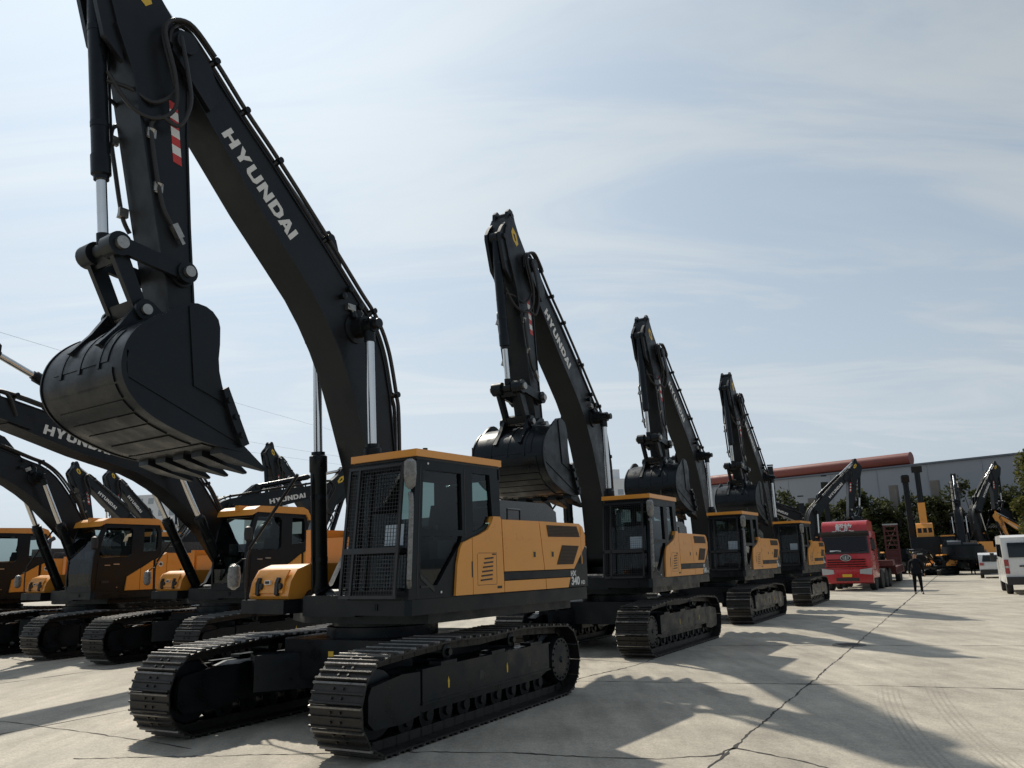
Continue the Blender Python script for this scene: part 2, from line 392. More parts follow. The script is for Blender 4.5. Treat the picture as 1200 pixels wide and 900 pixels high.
SHELL = [(3.46, 4.33), (3.62, 4.36), (3.85, 4.34), (4.05, 4.26), (4.24, 4.11), (4.36, 3.93), (4.40, 3.72), (4.36, 3.55), (4.26, 3.41), (4.10, 3.29), (3.90, 3.20), (3.58, 3.10), (3.28, 3.055), (3.05, 3.03)]
def smooth_path(P, k):
    out = []
    V = [Vector(p) for p in P]
    for i in range(len(V) - 1):
        p0 = V[max(i - 1, 0)]; p1 = V[i]; p2 = V[i + 1]; p3 = V[min(i + 2, len(V) - 1)]
        for j in range(k):
            t = j / k; q = 0.5 * ((2 * p1) + (p2 - p0) * t + (2 * p0 - 5 * p1 + 4 * p2 - p3) * t * t + (3 * p1 - p0 - 3 * p2 + p3) * t ** 3); out.append((q.x, q.y))
    out.append(tuple(P[-1])); return out
SK = 4; SHELL = smooth_path(SHELL, SK)
def bucket_mesh():
    b = B(); t = 0.035
    inn = offset_path(SHELL, 0)
    ins = []
    for i, p in enumerate(SHELL):
        q0 = Vector(SHELL[max(i - 1, 0)]); q1 = Vector(SHELL[min(i + 1, len(SHELL) - 1)]); d = (q1 - q0).normalized(); n = Vector((d.y, -d.x))
        ins.append(tuple(Vector(p) + n * t))
    b.prism(SHELL + ins[::-1], -0.72, 0.72)
    side = offset_path(SHELL, .006)[3 * SK:][::-1] + [(3.90, 4.37), (3.78, 4.45), (3.66, 4.475), (3.56, 4.465), (3.48, 4.43), (3.41, 4.36), (3.385, 4.28), (3.378, 4.10), (3.385, 3.95), (3.37, 3.82), (3.33, 3.68), (3.22, 3.40)]
    for sgn in (-1, 1):
        y0, y1 = sorted((sgn * 0.705, sgn * 0.745)); b.prism(side, y0, y1)
        rim = [p for p in SHELL]   # rolled edge plate along the back
        o1 = offset_path(SHELL, -0.012); o2 = offset_path(SHELL, 0.04)
        y0, y1 = sorted((sgn * 0.735, sgn * 0.758)); b.prism(o1[3 * SK:] + o2[3 * SK:][::-1], y0, y1)
        # doubling plate low on the side
        y0, y1 = sorted((sgn * 0.744, sgn * 0.758))
        b.prism([(3.10, 3.10), (4.34, 3.60), (4.37, 3.85), (3.70, 3.60), (3.30, 3.45)][::1], y0, y1)
        b.prism([(3.50, 4.42), (3.66, 4.46), (3.76, 4.42), (3.66, 3.62), (3.32, 3.50), (3.40, 3.9), (3.40, 4.2)], y0 - 0.006 * sgn * 0, y1 + 0.004 * (1 if sgn > 0 else 0))
        # side cutter
        y0, y1 = sorted((sgn * 0.757, sgn * 0.815))
        b.prism([(3.36, 3.62), (3.30, 3.66), (3.12, 3.30), (3.02, 3.10), (3.10, 3.06), (3.24, 3.32)], y0, y1)
        for (x, z) in ((3.29, 3.52), (3.20, 3.36), (3.12, 3.18)):
            b.cyl((x, sgn * 0.81, z), (x, sgn * 0.845, z), 0.03, 8)
    # wear plates on the back and belly
    def seg(i, f):
        return Vector(SHELL[i]).lerp(Vector(SHELL[i + 1]), f)
    bands = [(6.1, 6.9, .60), (7.0, 7.85, .60), (7.95, 8.7, .58), (8.8, 9.55, .56), (9.65, 10.4, .54), (10.5, 11.25, .52), (11.35, 12.4, .66)]
    for s0, s1, hw in bands:
        s0 *= SK; s1 *= SK
        pts = []
        k = s0
        while k < s1 - 1e-6:
            pts.append(seg(int(k), k - int(k))); k = min(s1, math.floor(k) + 1.0)
        pts.append(seg(int(s1), s1 - int(s1)))
        pts = [tuple(p) for p in pts]
        o = offset_path(pts, -0.013)
        b.prism(pts + o[::-1], -hw, hw)
    for y in (-0.35, 0.0, 0.35):   # straps over the top
        q_ = SHELL[SK:6 * SK + 1]; o = offset_path(q_, -0.016); b.prism(q_ + o[::-1], y - 0.022, y + 0.022)
    q_ = SHELL[4 * SK:6 * SK]; o = offset_path(q_, -0.010); b.prism(q_ + o[::-1], -0.5, 0.5)
    # hinge plates
    for y in (-0.26, 0.26):
        b.prism([(3.42, 4.34), (3.38, 4.44), (3.45, 4.54), (3.58, 4.54), (3.75, 4.44), (3.88, 4.53), (4.00, 4.54), (4.06, 4.44), (4.20, 4.22), (4.40, 3.98), (4.28, 3.95), (4.0, 4.2), (3.7, 4.30)], y - 0.035, y + 0.035)
    b.cyl((LINKB[0], -0.36, LINKB[1]), (LINKB[0], 0.36, LINKB[1]), 0.055, 16, 1)
    for sg in (-1, 1):
        b.cyl((LINKB[0], sg * 0.29, LINKB[1]), (LINKB[0], sg * 0.33, LINKB[1]), 0.11, 20)
    b.cyl((BPIV[0], -0.40, BPIV[1]), (BPIV[0], 0.40, BPIV[1]), 0.06, 16, 1)
    # lip
    b.prism([(3.34, 3.05), (3.02, 3.005), (3.02, 3.05), (3.34, 3.11)], -0.74, 0.74)
    b.bevel(0.006, 1, 40)
    return b.mesh('bucket', [BLACK, STEEL], 28)
def tooth_mesh():
    b = B()
    V = [(3.30, .090, 3.10), (3.30, .090, 2.99), (3.04, .105, 3.085), (3.08, .105, 2.925), (2.69, .030, 2.875), (2.70, .030, 2.855)]
    L = [b.bm.verts.new(v) for v in V]; Rr = [b.bm.verts.new((v[0], -v[1], v[2])) for v in V]
    for q in ((0, 2, 3, 1), (2, 4, 5, 3)):
        b.bm.faces.new([L[i] for i in q]); b.bm.faces.new([Rr[i] for i in q][::-1])
    for i, j in ((0, 2), (2, 4), (4, 5), (5, 3), (3, 1), (1, 0)):
        b.bm.faces.new([L[i], L[j], Rr[j], Rr[i]])
    b.bevel(0.012, 1, 20)
    return b.mesh('tooth', BLACK)
def link_mesh():
    b = B(); a = Vector(ROD); c = Vector(LINKB); d = (c - a).normalized(); n = Vector((d.y, -d.x))
    for sg in (-1, 1):
        y0, y1 = sorted((sg * 0.185, sg * 0.255))
        b.prism([tuple(a + n * .085 - d * .05), tuple(a - n * .085 - d * .05), tuple(c - n * .07 + d * .06), tuple(c + n * .07 + d * .06)], y0, y1)
        b.cyl((a.x, sg * 0.12, a.y), (a.x, sg * 0.32, a.y), 0.125, 20)
        b.cyl((a.x, sg * 0.32, a.y), (a.x, sg * 0.37, a.y), 0.065, 16, 1)
    m = a.lerp(c, 0.80); e = a.lerp(c, 1.0); b.prism([tuple(m + n * .06), tuple(m - n * .06), tuple(e - n * .06), tuple(e + n * .06)], -0.20, 0.20)
    m = a.lerp(c, 0.08); e = a.lerp(c, 0.22); b.prism([tuple(m + n * .05), tuple(m - n * .05), tuple(e - n * .05), tuple(e + n * .05)], -0.20, 0.20)
    b.cyl((a.x, -0.3, a.y), (a.x, 0.3, a.y), 0.06, 14)
    b.bevel(0.008, 1)
    return b.mesh('bucket_link', [BLACK, STEEL])
def side_link(sg):
    b = B(); a = Vector(ROD); c = Vector(LINKA); d = (c - a).normalized(); n = Vector((d.y, -d.x))
    y0, y1 = sorted((sg * 0.258, sg * 0.315))
    b.prism([tuple(a + n * .085 - d * .06), tuple(a - n * .085 - d * .06), tuple(c - n * .085 + d * .06), tuple(c + n * .085 + d * .06)], y0, y1)
    b.cyl((c.x, sg * 0.25, c.y), (c.x, sg * 0.345, c.y), 0.115, 20); b.cyl((c.x, sg * 0.345, c.y), (c.x, sg * 0.395, c.y), 0.06, 16, 1)
    b.bevel(0.006, 1)
    return b.mesh('side_link', [BLACK, STEEL])

# --- tracks
IDX, IZ, IR = 2.0, 0.485, 0.452
def track_path(n=50):
    P = []
    def add(x, z): P.append(Vector((x, z)))
    for i in range(40): add(IDX - i * 2 * IDX / 40, IZ - IR)
    for i in range(24):
        a = -math.pi / 2 - math.pi * i / 24; add(-IDX + IR * math.cos(a), IZ + IR * math.sin(a))
    top = [(-2.0, .937), (-1.6, .963), (-1.2, .985), (-.75, 1.0), (-.4, .99), (0, .975), (.4, .985), (.75, 1.0), (1.2, .985), (1.6, .963), (2.0, .937)]
    for a, b in zip(top, top[1:]):
        for k in range(5): add(a[0] + (b[0] - a[0]) * k / 5, a[1] + (b[1] - a[1]) * k / 5)
    for i in range(24):
        a = math.pi / 2 - math.pi * i / 24; add(IDX + IR * math.cos(a), IZ + IR * math.sin(a))
    d = [0]
    for i in range(len(P)): d.append(d[-1] + (P[(i + 1) % len(P)] - P[i]).length)
    out = []
    j = 0
    for k in range(n):
        s = d[-1] * k / n
        while d[j + 1] < s: j += 1
        t = (s - d[j]) / (d[j + 1] - d[j]); p = P[j].lerp(P[(j + 1) % len(P)], t)
        q = (P[(j + 1) % len(P)] - P[j]).normalized(); out.append((p, q))
    return out, d[-1] / n
def chain_mesh():
    b = B(); path, pitch = track_path(); W = 0.325
    for i, (p, d) in enumerate(path):
        n = Vector((d.y, -d.x)) * -1    # outward (path runs rearwards along the bottom)
        M = Matrix(((d.x, 0, n.x, p.x), (0, 1, 0, 0), (d.y, 0, n.y, p.y), (0, 0, 0, 1)))
        h = pitch * 0.49
        b.box(-h, h, -W, W, -0.012, 0.006, 0, M)
        for k, q in enumerate((-0.86, 0.0, 0.86)):
            x = q * h
            b.prism([(x - .016, .005), (x + .016, .005), (x + .009, .030), (x - .009, .030)], -W, W, 'y', (), 1 if k == 0 else 0, M)
        for y in (-0.11, 0.11):
            b.box(-h * 1.08, h * 1.08, y - 0.028, y + 0.028, -0.105, -0.013, 0, M)
            for x in (-.045, .045):
                b.cyl(M @ Vector((x, y * .55, 0.004)), M @ Vector((x, y * .55, 0.024)), 0.014, 6, 0)
    return b.mesh('track_chain', [TRACK, TRKEDGE], 25)
def side_frame_mesh(sg):
    # outer face towards sg*y
    b = B()
    b.prism([(-1.62, .36), (-1.62, .68), (-1.30, .74), (1.25, .74), (1.45, .70), (1.45, .36), (1.3, .30), (-1.4, .30)], -0.20, 0.20)
    b.box(-1.58, 1.40, min(sg * .20, sg * .270), max(sg * .20, sg * .270), .41, .735)
    b.box(-1.60, 1.42, min(sg * .20, sg * .285), max(sg * .20, sg * .285), .735, .752); b.box(-1.60, 1.42, min(sg * .20, sg * .285), max(sg * .20, sg * .285), .392, .41)
    b.prism([(1.43, .30), (1.43, .73), (1.75, .74), (2.24, .68), (2.29, .60), (2.29, .36), (2.2, .28), (1.75, .26)], -0.265, -0.20); b.prism([(1.43, .30), (1.43, .73), (1.75, .74), (2.24, .68), (2.29, .60), (2.29, .36), (2.2, .28), (1.75, .26)], 0.20, 0.265)
    b.prism([(-1.5, .33), (-1.5, .66), (-1.95, .60), (-1.95, .38)], -0.18, 0.18)
    b.bevel(0.018, 2)
    for x in (-1.2, -.2, .9):
        b.box(x - .16, x + .16, min(sg * .12, sg * .28), max(sg * .12, sg * .28), .753, .79)
    for x in (-1.0, 0.2):
        b.box(x - .05, x + .05, min(sg * .26, sg * .272), max(sg * .26, sg * .272), .50, .60, 1)
    for x in (-.42, .9):
        b.prism([(x - .010, .50), (x + .014, .50), (x + .020, .58), (x + .005, .62), (x - .014, .57)], sg * .2712, sg * .2740, mi=2)
    return b.mesh('side_frame', [BLACK, HOSE, YELLOW])
def idler_mesh():
    b = B(); b.lathe([(.15, -.22), (.15, -.14), (.33, -.12), (.37, -.06), (.345, -.05), (.345, .05), (.37, .06), (.33, .12), (.15, .14), (.15, .22)], (0, 0, 0), 'y', 32)
    return b.mesh('idler_wheel', BLACK)
def drive_mesh(sg):
    b = B(); b.lathe([(.28, -.12), (.39, -.035), (.39, .035), (.31, .06), (.31, .20), (.285, .235), (.285, .245), (.05, .25), (.03, .27)], (0, 0, 0), 'y', 36)
    for k in range(21):
        a = 2 * math.pi * k / 21; M = Matrix.Rotation(a, 4, 'Y') @ T_((.40, 0, 0)); b.box(-.03, .03, -.03, .03, -.022, .022, 0, M)
    for k in range(18):
        a = 2 * math.pi * k / 18; b.cyl((.25 * math.cos(a), .24, .25 * math.sin(a)), (.25 * math.cos(a), .262, .25 * math.sin(a)), .014, 6)
    me = b.mesh('final_drive', BLACK)
    if sg < 0: me.transform(Matrix.Scale(-1, 4, (0, 1, 0))); me.flip_normals()
    return me
def roller_mesh(r, w):
    b = B(); b.lathe([(r * .5, -w), (r * .55, -w * .8), (r * 1.18, -w * .75), (r, -w * .6), (r, w * .6), (r * 1.18, w * .75), (r * .55, w * .8), (r * .5, w)], (0, 0, 0), 'y', 18)
    return b.mesh('track_roller', BLACK)
def undercarriage_mesh():
    b = B()
    b.lathe([(.72, .98), (.72, 1.10), (.66, 1.11), (.66, 1.22)], (0, 0, 0), 'z', 40)
    b.prism([(-.95, -.8), (-.6, -1.12), (.6, -1.12), (.95, -.8), (.95, .8), (.6, 1.12), (-.6, 1.12), (-.95, .8)], .52, .98, 'z')
    for sx in (-1, 1):
        for sy in (-1, 1):
            M = T_((sx * .95, sy * .85, .60)) @ Matrix.Rotation(R(38) * sx * sy, 4, 'Z'); b.box(-.45, .35, -.24, .24, -.20, .22, 0, M)
    b.bevel(0.02, 2)
    b.box(.955, .962, -.08, .0, .79, .85, 1)
    return b.mesh('undercarriage', [BLACK, YELLOW])

# --- house
def ctrw_outline(x0, inset=0.0, back=3.25):
    pts = []
    for i in range(13):
        t = -1 + 2 * i / 12
        pts.append((-(2.56 + (back - 2.56) * (1 - abs(t) ** 2.6)) + inset, t * (1.5 - inset)))
    return [(x0, -1.5 + inset)] + pts + [(x0, 1.5 - inset)]
def deck_mesh():
    b = B()
    out = [(1.36, .50), (1.05, .48), (1.05, -.62), (1.30, -.66), (1.30, -1.5)] + ctrw_outline(-2.2)[1:-1] + [(1.30, 1.5), (1.36, 1.44)]
    b.prism(out, 1.285, 1.455, 'z'); b.bevel(0.03, 2)
    b.prism([(1.0, .45), (1.0, -.6), (.6, -1.3), (-2.4, -1.3), (-2.8, 0), (-2.4, 1.3), (.8, 1.3)], 1.16, 1.284, 'z')
    for s in (-.36, .36):   # boom foot brackets
        b.prism([(-.35, 1.30), (1.12, 1.30), (1.10, 1.50), (.80, 1.62), (.56, 2.02), (.40, 2.16), (.20, 2.16), (.05, 2.02)], s - .045, s + .045)
    b.cyl((.85, -.66, 1.45), (.85, .66, 1.45), .12, 20)
    b.box(1.02, 1.16, -.46, .46, 1.25, 1.50)
    b.box(1.36, 1.372, .95, 1.0, 1.34, 1.41, 0); b.box(1.36, 1.372, 1.01, 1.03, 1.34, 1.41, 0)
    # valve bank and filters beside the boom
    for i in range(5):
        b.cyl((-.2 + .0 * i, -.5 - .12 * i, 1.46), (-.2, -.5 - .12 * i, 1.9 - .05 * (i % 3)), .045, 12, 1 if i % 2 else 0)
    b.box(-.36, .3, -.48, .44, 1.46, 1.75)
    return b.mesh('upper_frame', [BLACK, STEEL])
def counterweight_mesh():
    b = B(); b.prism(ctrw_outline(-2.545, 0.012), 1.458, 2.22, 'z'); b.bevel(0.06, 3); return b.mesh('counterweight', BLACK)
def hood_mesh():
    b = B(); b.box(-2.54, -.40, -1.36, 1.44, 1.458, 2.365); b.box(-2.9, -2.5, -1.2, 1.2, 2.2, 2.35); b.bevel(0.04, 2)
    return b.mesh('engine_hood', BLACK)
def hoodbox_mesh():
    b = B(); b.prism([(-.90, 2.366), (-.90, 2.70), (-2.22, 2.70), (-2.50, 2.58), (-2.52, 2.366)], .05, 1.05); b.bevel(0.05, 3)
    b.prism([(-.9, 2.366), (-.9, 2.52), (-2.3, 2.52), (-2.4, 2.366)], -1.1, -.05)
    b.cyl((-1.7, -.4, 2.5), (-1.7, -.4, 2.95), .07, 16); b.tube([(-1.7, -.4, 2.9), (-1.72, -.4, 3.0), (-1.85, -.4, 3.08)], .07, 12)
    b.tube([(-.85, 1.3, 2.38), (-.85, 1.3, 2.55), (-1.15, 1.3, 2.55), (-1.15, 1.3, 2.38)], .016, 8)
    return b.mesh('air_cleaner_housing', HOUSING)
def panel(name, pts, y0=1.445, y1=1.532, holes=(), m=ORANGE, bev=0.022, mirror=False):
    b = B(); b.prism(pts, y0, y1, 'y', holes); b.bevel(bev, 3)
    me = b.mesh(name, m)
    if mirror: me.transform(Matrix.Scale(-1, 4, (0, 1, 0))); me.flip_normals()
    return me
P1 = [(.57, 1.468), (.53, 1.83), (.47, 2.02), (.42, 2.085), (.24, 2.14), (.235, 1.468)]
P2 = [(.225, 1.468), (.23, 2.145), (.08, 2.185), (-.09, 2.25), (-.17, 2.33), (-.215, 2.42), (-.36, 2.42), (-.385, 2.385), (-.42, 1.468)]
P3 = [(-.40, 2.385), (-1.27, 2.385), (-1.375, 1.725), (-.432, 1.725)]
P3L = [(-.432, 1.605), (-1.395, 1.605), (-1.405, 1.468), (-.43, 1.468)]
P4 = [(-1.285, 2.385), (-2.36, 2.375), (-2.46, 2.33), (-2.53, 2.20), (-2.52, 2.06), (-2.17, 1.725), (-1.39, 1.725)]
P4L = [(-1.41, 1.605), (-2.06, 1.605), (-1.99, 1.468), (-1.42, 1.468)]
PB = [(-.34, 1.615), (-.36, 1.715), (-2.17, 1.715), (-2.53, 2.04), (-2.575, 2.03), (-2.575, 1.468), (-2.0, 1.468), (-2.075, 1.615)]
def vent_mesh(pts, y):
    b = B(); b.prism(pts, y, y + 0.008)
    # bar lattice
    x0 = min(p[0] for p in pts); x1 = max(p[0] for p in pts); z0 = min(p[1] for p in pts); z1 = max(p[1] for p in pts)
    def inside(x, z):
        c = False; n = len(pts)
        for i in range(n):
            a, d = pts[i], pts[(i + 1) % n]
            if (a[1] > z) != (d[1] > z) and x < (d[0] - a[0]) * (z - a[1]) / (d[1] - a[1]) + a[0]: c = not c
        return c
    k = 0; z = z0 + .012
    while z < z1:
        x = x0 + (.012 if k % 2 else .0)
        while x < x1:
            if inside(x, z) and inside(x + .016, z): b.box(x, x + .014, y + .008, y + .013, z - .006, z + .006, 1)
            x += .026
        z += .020; k += 1
    return b.mesh('vent_grille', [VENT, HOSE], 0)
V1 = [(-1.46, 2.335), (-2.28, 2.33), (-2.36, 2.18), (-1.50, 2.175)]
V2 = [(-1.86, 2.06), (-2.32, 2.05), (-2.14, 1.79), (-1.70, 1.79)]
def louvre_mesh():
    b = B()
    for i in range(6):
        z = 1.62 + i * .052; x = .08 - i * .018
        b.prism([(x, z), (x - .24 + i * .012, z + .012), (x - .24 + i * .012, z + .030), (x, z + .018)], 1.530, 1.538)
    b.box(-.24, -.17, 1.531, 1.537, 1.935, 1.95); b.box(.235, .255, 1.53, 1.536, 1.67, 1.86)
    b.box(-.36, -.27, 1.531, 1.538, 1.52, 1.55)
    for x0, x1, z0, z1 in ((.135, .140, 1.57, 1.95), (-.262, -.257, 1.58, 1.97), (-.26, .14, 1.57, 1.575), (-.25, .12, 1.957, 1.962)):
        b.box(x0, x1, 1.531, 1.5335, z0, z1)
    return b.mesh('louvre', HOSE, 0)
def latch_mesh(x):
    b = B()
    b.box(x - .05, x + .05, 1.531, 1.5345, 1.89, 1.99, 1); b.box(x - .02, x + .03, 1.5340, 1.5375, 1.90, 1.97, 0)
    for k in (-.045, .045):
        for z in (1.89, 1.94, 1.99): b.box(x + k - .01, x + k + .01, 1.531, 1.5347, z - .01, z + .01, 2)
    return b.mesh('door_latch', [HOSE, ORANGE, YELLOW], 0)
def toolbox_mesh():
    b = B(); b.prism([(.25, 1.46), (.25, 1.90), (.85, 1.90), (1.06, 1.83), (1.16, 1.68), (1.20, 1.50), (1.18, 1.46)], -1.48, -.70); b.bevel(0.05, 3)
    # raised lid
    b.prism([(1.195, 1.53), (1.16, 1.70), (1.08, 1.82), (1.10, 1.83), (1.18, 1.71), (1.215, 1.54)], -1.40, -.80)
    return b.mesh('toolbox', ORANGE)
def toolbox_latch(y):
    b = B(); b.prism([(1.20, 1.50), (1.17, 1.72), (1.20, 1.735), (1.235, 1.66), (1.24, 1.52)], y - .03, y + .03); b.lathe([(.045, 0), (.04, .04)], (1.19, y + .05, 1.62), 'x', 14); b.bevel(.006, 1)
    return b.mesh('latch', HOSE)
def badge_mesh(y):
    b = B(); b.box(1.19, 1.222, y - .055, y + .055, 1.645, 1.70, 0); b.box(1.2225, 1.2245, y - .04, y + .04, 1.655, 1.69, 1); return b.mesh('badge', [WHITE, HOSE], 0)
def tank_mesh():
    b = B(); b.box(-2.5, .245, -1.49, -1.37, 1.46, 2.38, 0); b.box(-1.0, .2, -1.37, -.6, 1.46, 2.25, 0); b.bevel(0.04, 3); return b.mesh('fuel_tank', ORANGE)

# --- cab (A: upright with mesh guard, B: rounded front with brown door)
CB = 1.458
def plate(name, m, outer, holes, y0, y1, bev=0.0):
    b = B(); b.prism(outer, y0, y1, 'y', holes)
    if bev: b.bevel(bev, 1)
    return b.mesh(name, m, 30)
A_OUT = [(1.36, CB), (1.33, 1.95), (1.21, 3.04), (-.40, 3.04), (-.42, CB)]
A_H = [[(1.10, 2.925), (.40, 2.925), (.385, 2.235), (1.13, 2.245)], [(.175, 2.95), (-.19, 2.95), (-.235, 2.40), (-.18, 2.34), (.0, 2.25), (.175, 2.20)], [(1.15, 2.15), (.39, 2.165), (.42, 2.10), (.87, 1.60), (.95, 1.60), (1.16, 1.76)]]
A_HR = [[(1.12, 2.93), (-.26, 2.93), (-.26, 2.25), (1.15, 2.2)]]
B_OUT = [(1.40, CB), (1.42, 1.75), (1.40, 2.25), (1.30, 2.75), (1.17, 3.10), (-.42, 3.10), (-.50, 2.9), (-.52, 2.55), (-.50, CB)]
B_H = [[(1.09, 3.0), (.46, 3.02), (.36, 2.95), (.36, 2.36), (.42, 2.30), (1.18, 2.27), (1.25, 2.33), (1.21, 2.62)], [(.02, 3.02), (-.35, 3.01), (-.40, 2.9), (-.41, 2.55), (-.36, 2.46), (.02, 2.42)]]
B_HR = [[(1.10, 3.0), (-.36, 3.0), (-.4, 2.35), (1.22, 2.25)]]
def roof_A():
    b = B(); b.box(-.42, 1.255, .46, 1.53, 3.07, 3.155); b.bevel(0.035, 3); b.box(-.40, 1.225, .50, 1.505, 3.0405, 3.075, 1); b.box(-.2, .8, .62, 1.35, 3.155, 3.18)
    b.cyl((.95, 1.4, 3.15), (.95, 1.4, 3.20), .03, 10, 1); b.cyl((-.1, 1.3, 3.15), (-.1, 1.3, 3.32), .008, 6, 1)
    return b.mesh('roof', [ORANGE, HOSE])
def roof_B():
    b = B()
    b.prism([(1.30, 3.03), (1.25, 3.16), (1.08, 3.24), (-.30, 3.27), (-.46, 3.22), (-.55, 3.10), (-.58, 2.98), (-.50, 2.98), (-.42, 3.105), (1.15, 3.105)], .46, 1.53); b.bevel(0.035, 3)
    b.box(.95, 1.28, .98, 1.10, 3.14, 3.26); return b.mesh('roof', [ORANGE])
def front_frame(kind):
    b = B()
    if kind == 'A':
        L0, L1 = Vector((1.345, CB)), Vector((1.21, 3.04))
        for y0, y1 in ((.50, .565), (1.435, 1.497)):
            b.prism([(L0.x - .07, L0.y), (L0.x, L0.y), (L1.x, L1.y), (L1.x - .07, L1.y)], y0, y1)
        b.prism([(1.22, 2.94), (1.21, 3.04), (1.13, 3.04), (1.13, 2.94)], .565, 1.435)
        b.box(1.27, 1.345, .565, 1.435, CB, 1.56); b.prism([(1.31, 1.98), (1.305, 2.03), (1.25, 2.03), (1.25, 1.98)], .565, 1.435)
        b.box(-.42, -.36, .5, 1.5, CB, 2.35); b.box(-.42, -.36, .5, 1.5, 2.9, 3.04); b.box(-.36, 1.3, .5, 1.44, CB, CB + .05)
        b.box(-.42, -.36, .5, .58, 2.35, 2.9); b.box(-.42, -.36, 1.40, 1.44, 2.35, 2.9)
    else:
        b.box(1.33, 1.40, .5, 1.44, CB, 1.60); b.box(1.06, 1.17, .5, 1.44, 3.0, 3.10); b.box(-.5, 1.35, .5, 1.44, CB, CB + .05)
        b.box(-.50, -.44, .5, 1.44, CB, 2.45); b.box(-.48, -.42, .5, 1.44, 2.95, 3.1); b.box(-.47, 1.14, .55, 1.43, 3.06, 3.095); b.box(-.49, -.45, 1.36, 1.44, 2.4, 3.0); b.box(-.49, -.45, .5, .58, 2.4, 3.0)
    b.bevel(.008, 1)
    return b.mesh('cab_frame', CABK)
def guard_mesh():
    b = B(); L0, L1 = Vector((1.455, 1.475)), Vector((1.30, 3.02)); d = (L1 - L0)
    def at(t): p = L0 + d * t; return p
    ys = (.50, .66, .665, 1.36)
    r = .0038
    n = 36
    for i in range(1, n):
        p = at(i / n); b.tube([(p.x, .51, p.y), (p.x, 1.38, p.y)], r, 4, 0, False)
    m = 20
    for j in range(1, m):
        y = .51 + .87 * j / m; p, q = at(0), at(1); b.tube([(p.x, y, p.y), (q.x, y, q.y)], r, 4, 0, False)
    def bar(t0, t1, y0, y1):
        p, q = at(t0), at(t1)
        b.prism([(p.x - .012, p.y), (p.x + .016, p.y), (q.x + .016, q.y), (q.x - .012, q.y)], y0, y1)
    for t in (0, .325, .345, .965): bar(t, t + .022, .50, 1.40)
    for y in (.50, .665, 1.36): bar(0.0, .99, y, y + .035)
    for t in (.05, .34, .92):
        p = at(t); b.box(p.x - .12, p.x, .515, .535, p.y, p.y + .03); b.box(p.x - .12, p.x, 1.37, 1.39, p.y, p.y + .03)
    return b.mesh('window_guard', MESHG, 0)
def glass_sheet(name, pts, m):
    b = B(); b.face(pts); return b.mesh(name, m, 0)
def seat_mesh():
    b = B(); b.box(.1, .62, .74, 1.24, 1.85, 1.99); M = T_((.14, 0, 1.97)) @ rotxz(R(12)); b.box(-.06, .08, .74, 1.24, 0, .62, 0, M); b.box(-.04, .06, .86, 1.12, .66, .86, 0, M); b.bevel(.05, 3)
    b.box(.15, .55, .8, 1.18, 1.52, 1.85, 1)
    for y in (.60, 1.28): b.box(.15, .75, y, y + .13, 1.9, 2.12, 1); b.cyl((.70, y + .06, 2.12), (.70, y + .06, 2.30), .025, 8, 1)
    b.box(1.0, 1.12, .54, .78, 1.6, 2.15, 1); b.box(.95, 1.0, .56, .80, 2.2, 2.45, 1)
    b.cyl((1.08, .95, 1.52), (1.0, .95, 1.95), .02, 8, 1); b.cyl((1.08, 1.07, 1.52), (1.0, 1.07, 1.95), .02, 8, 1)
    b.box(-.34, -.1, .55, 1.4, 1.5, 2.3, 1)
    return b.mesh('seat', [SEAT, GREYIN])
def mirror_mesh():
    b = B(); b.lathe([(.02, -.17), (.06, -.13), (.075, 0), (.07, .14), (.035, .17)], (1.42, 1.585, 2.84), 'z', 12); return b.mesh('mirror', PLASTIC)
def rail_mesh():
    b = B(); b.tube([(1.36, 1.53, 2.62), (1.40, 1.575, 2.60), (1.40, 1.58, 2.4), (1.44, 1.585, 1.75), (1.44, 1.58, 1.68), (1.38, 1.53, 1.60)], .028, 8, 0, True, 4); return b.mesh('grab_rail', PLASTIC)
def cyl_lamp(): pass

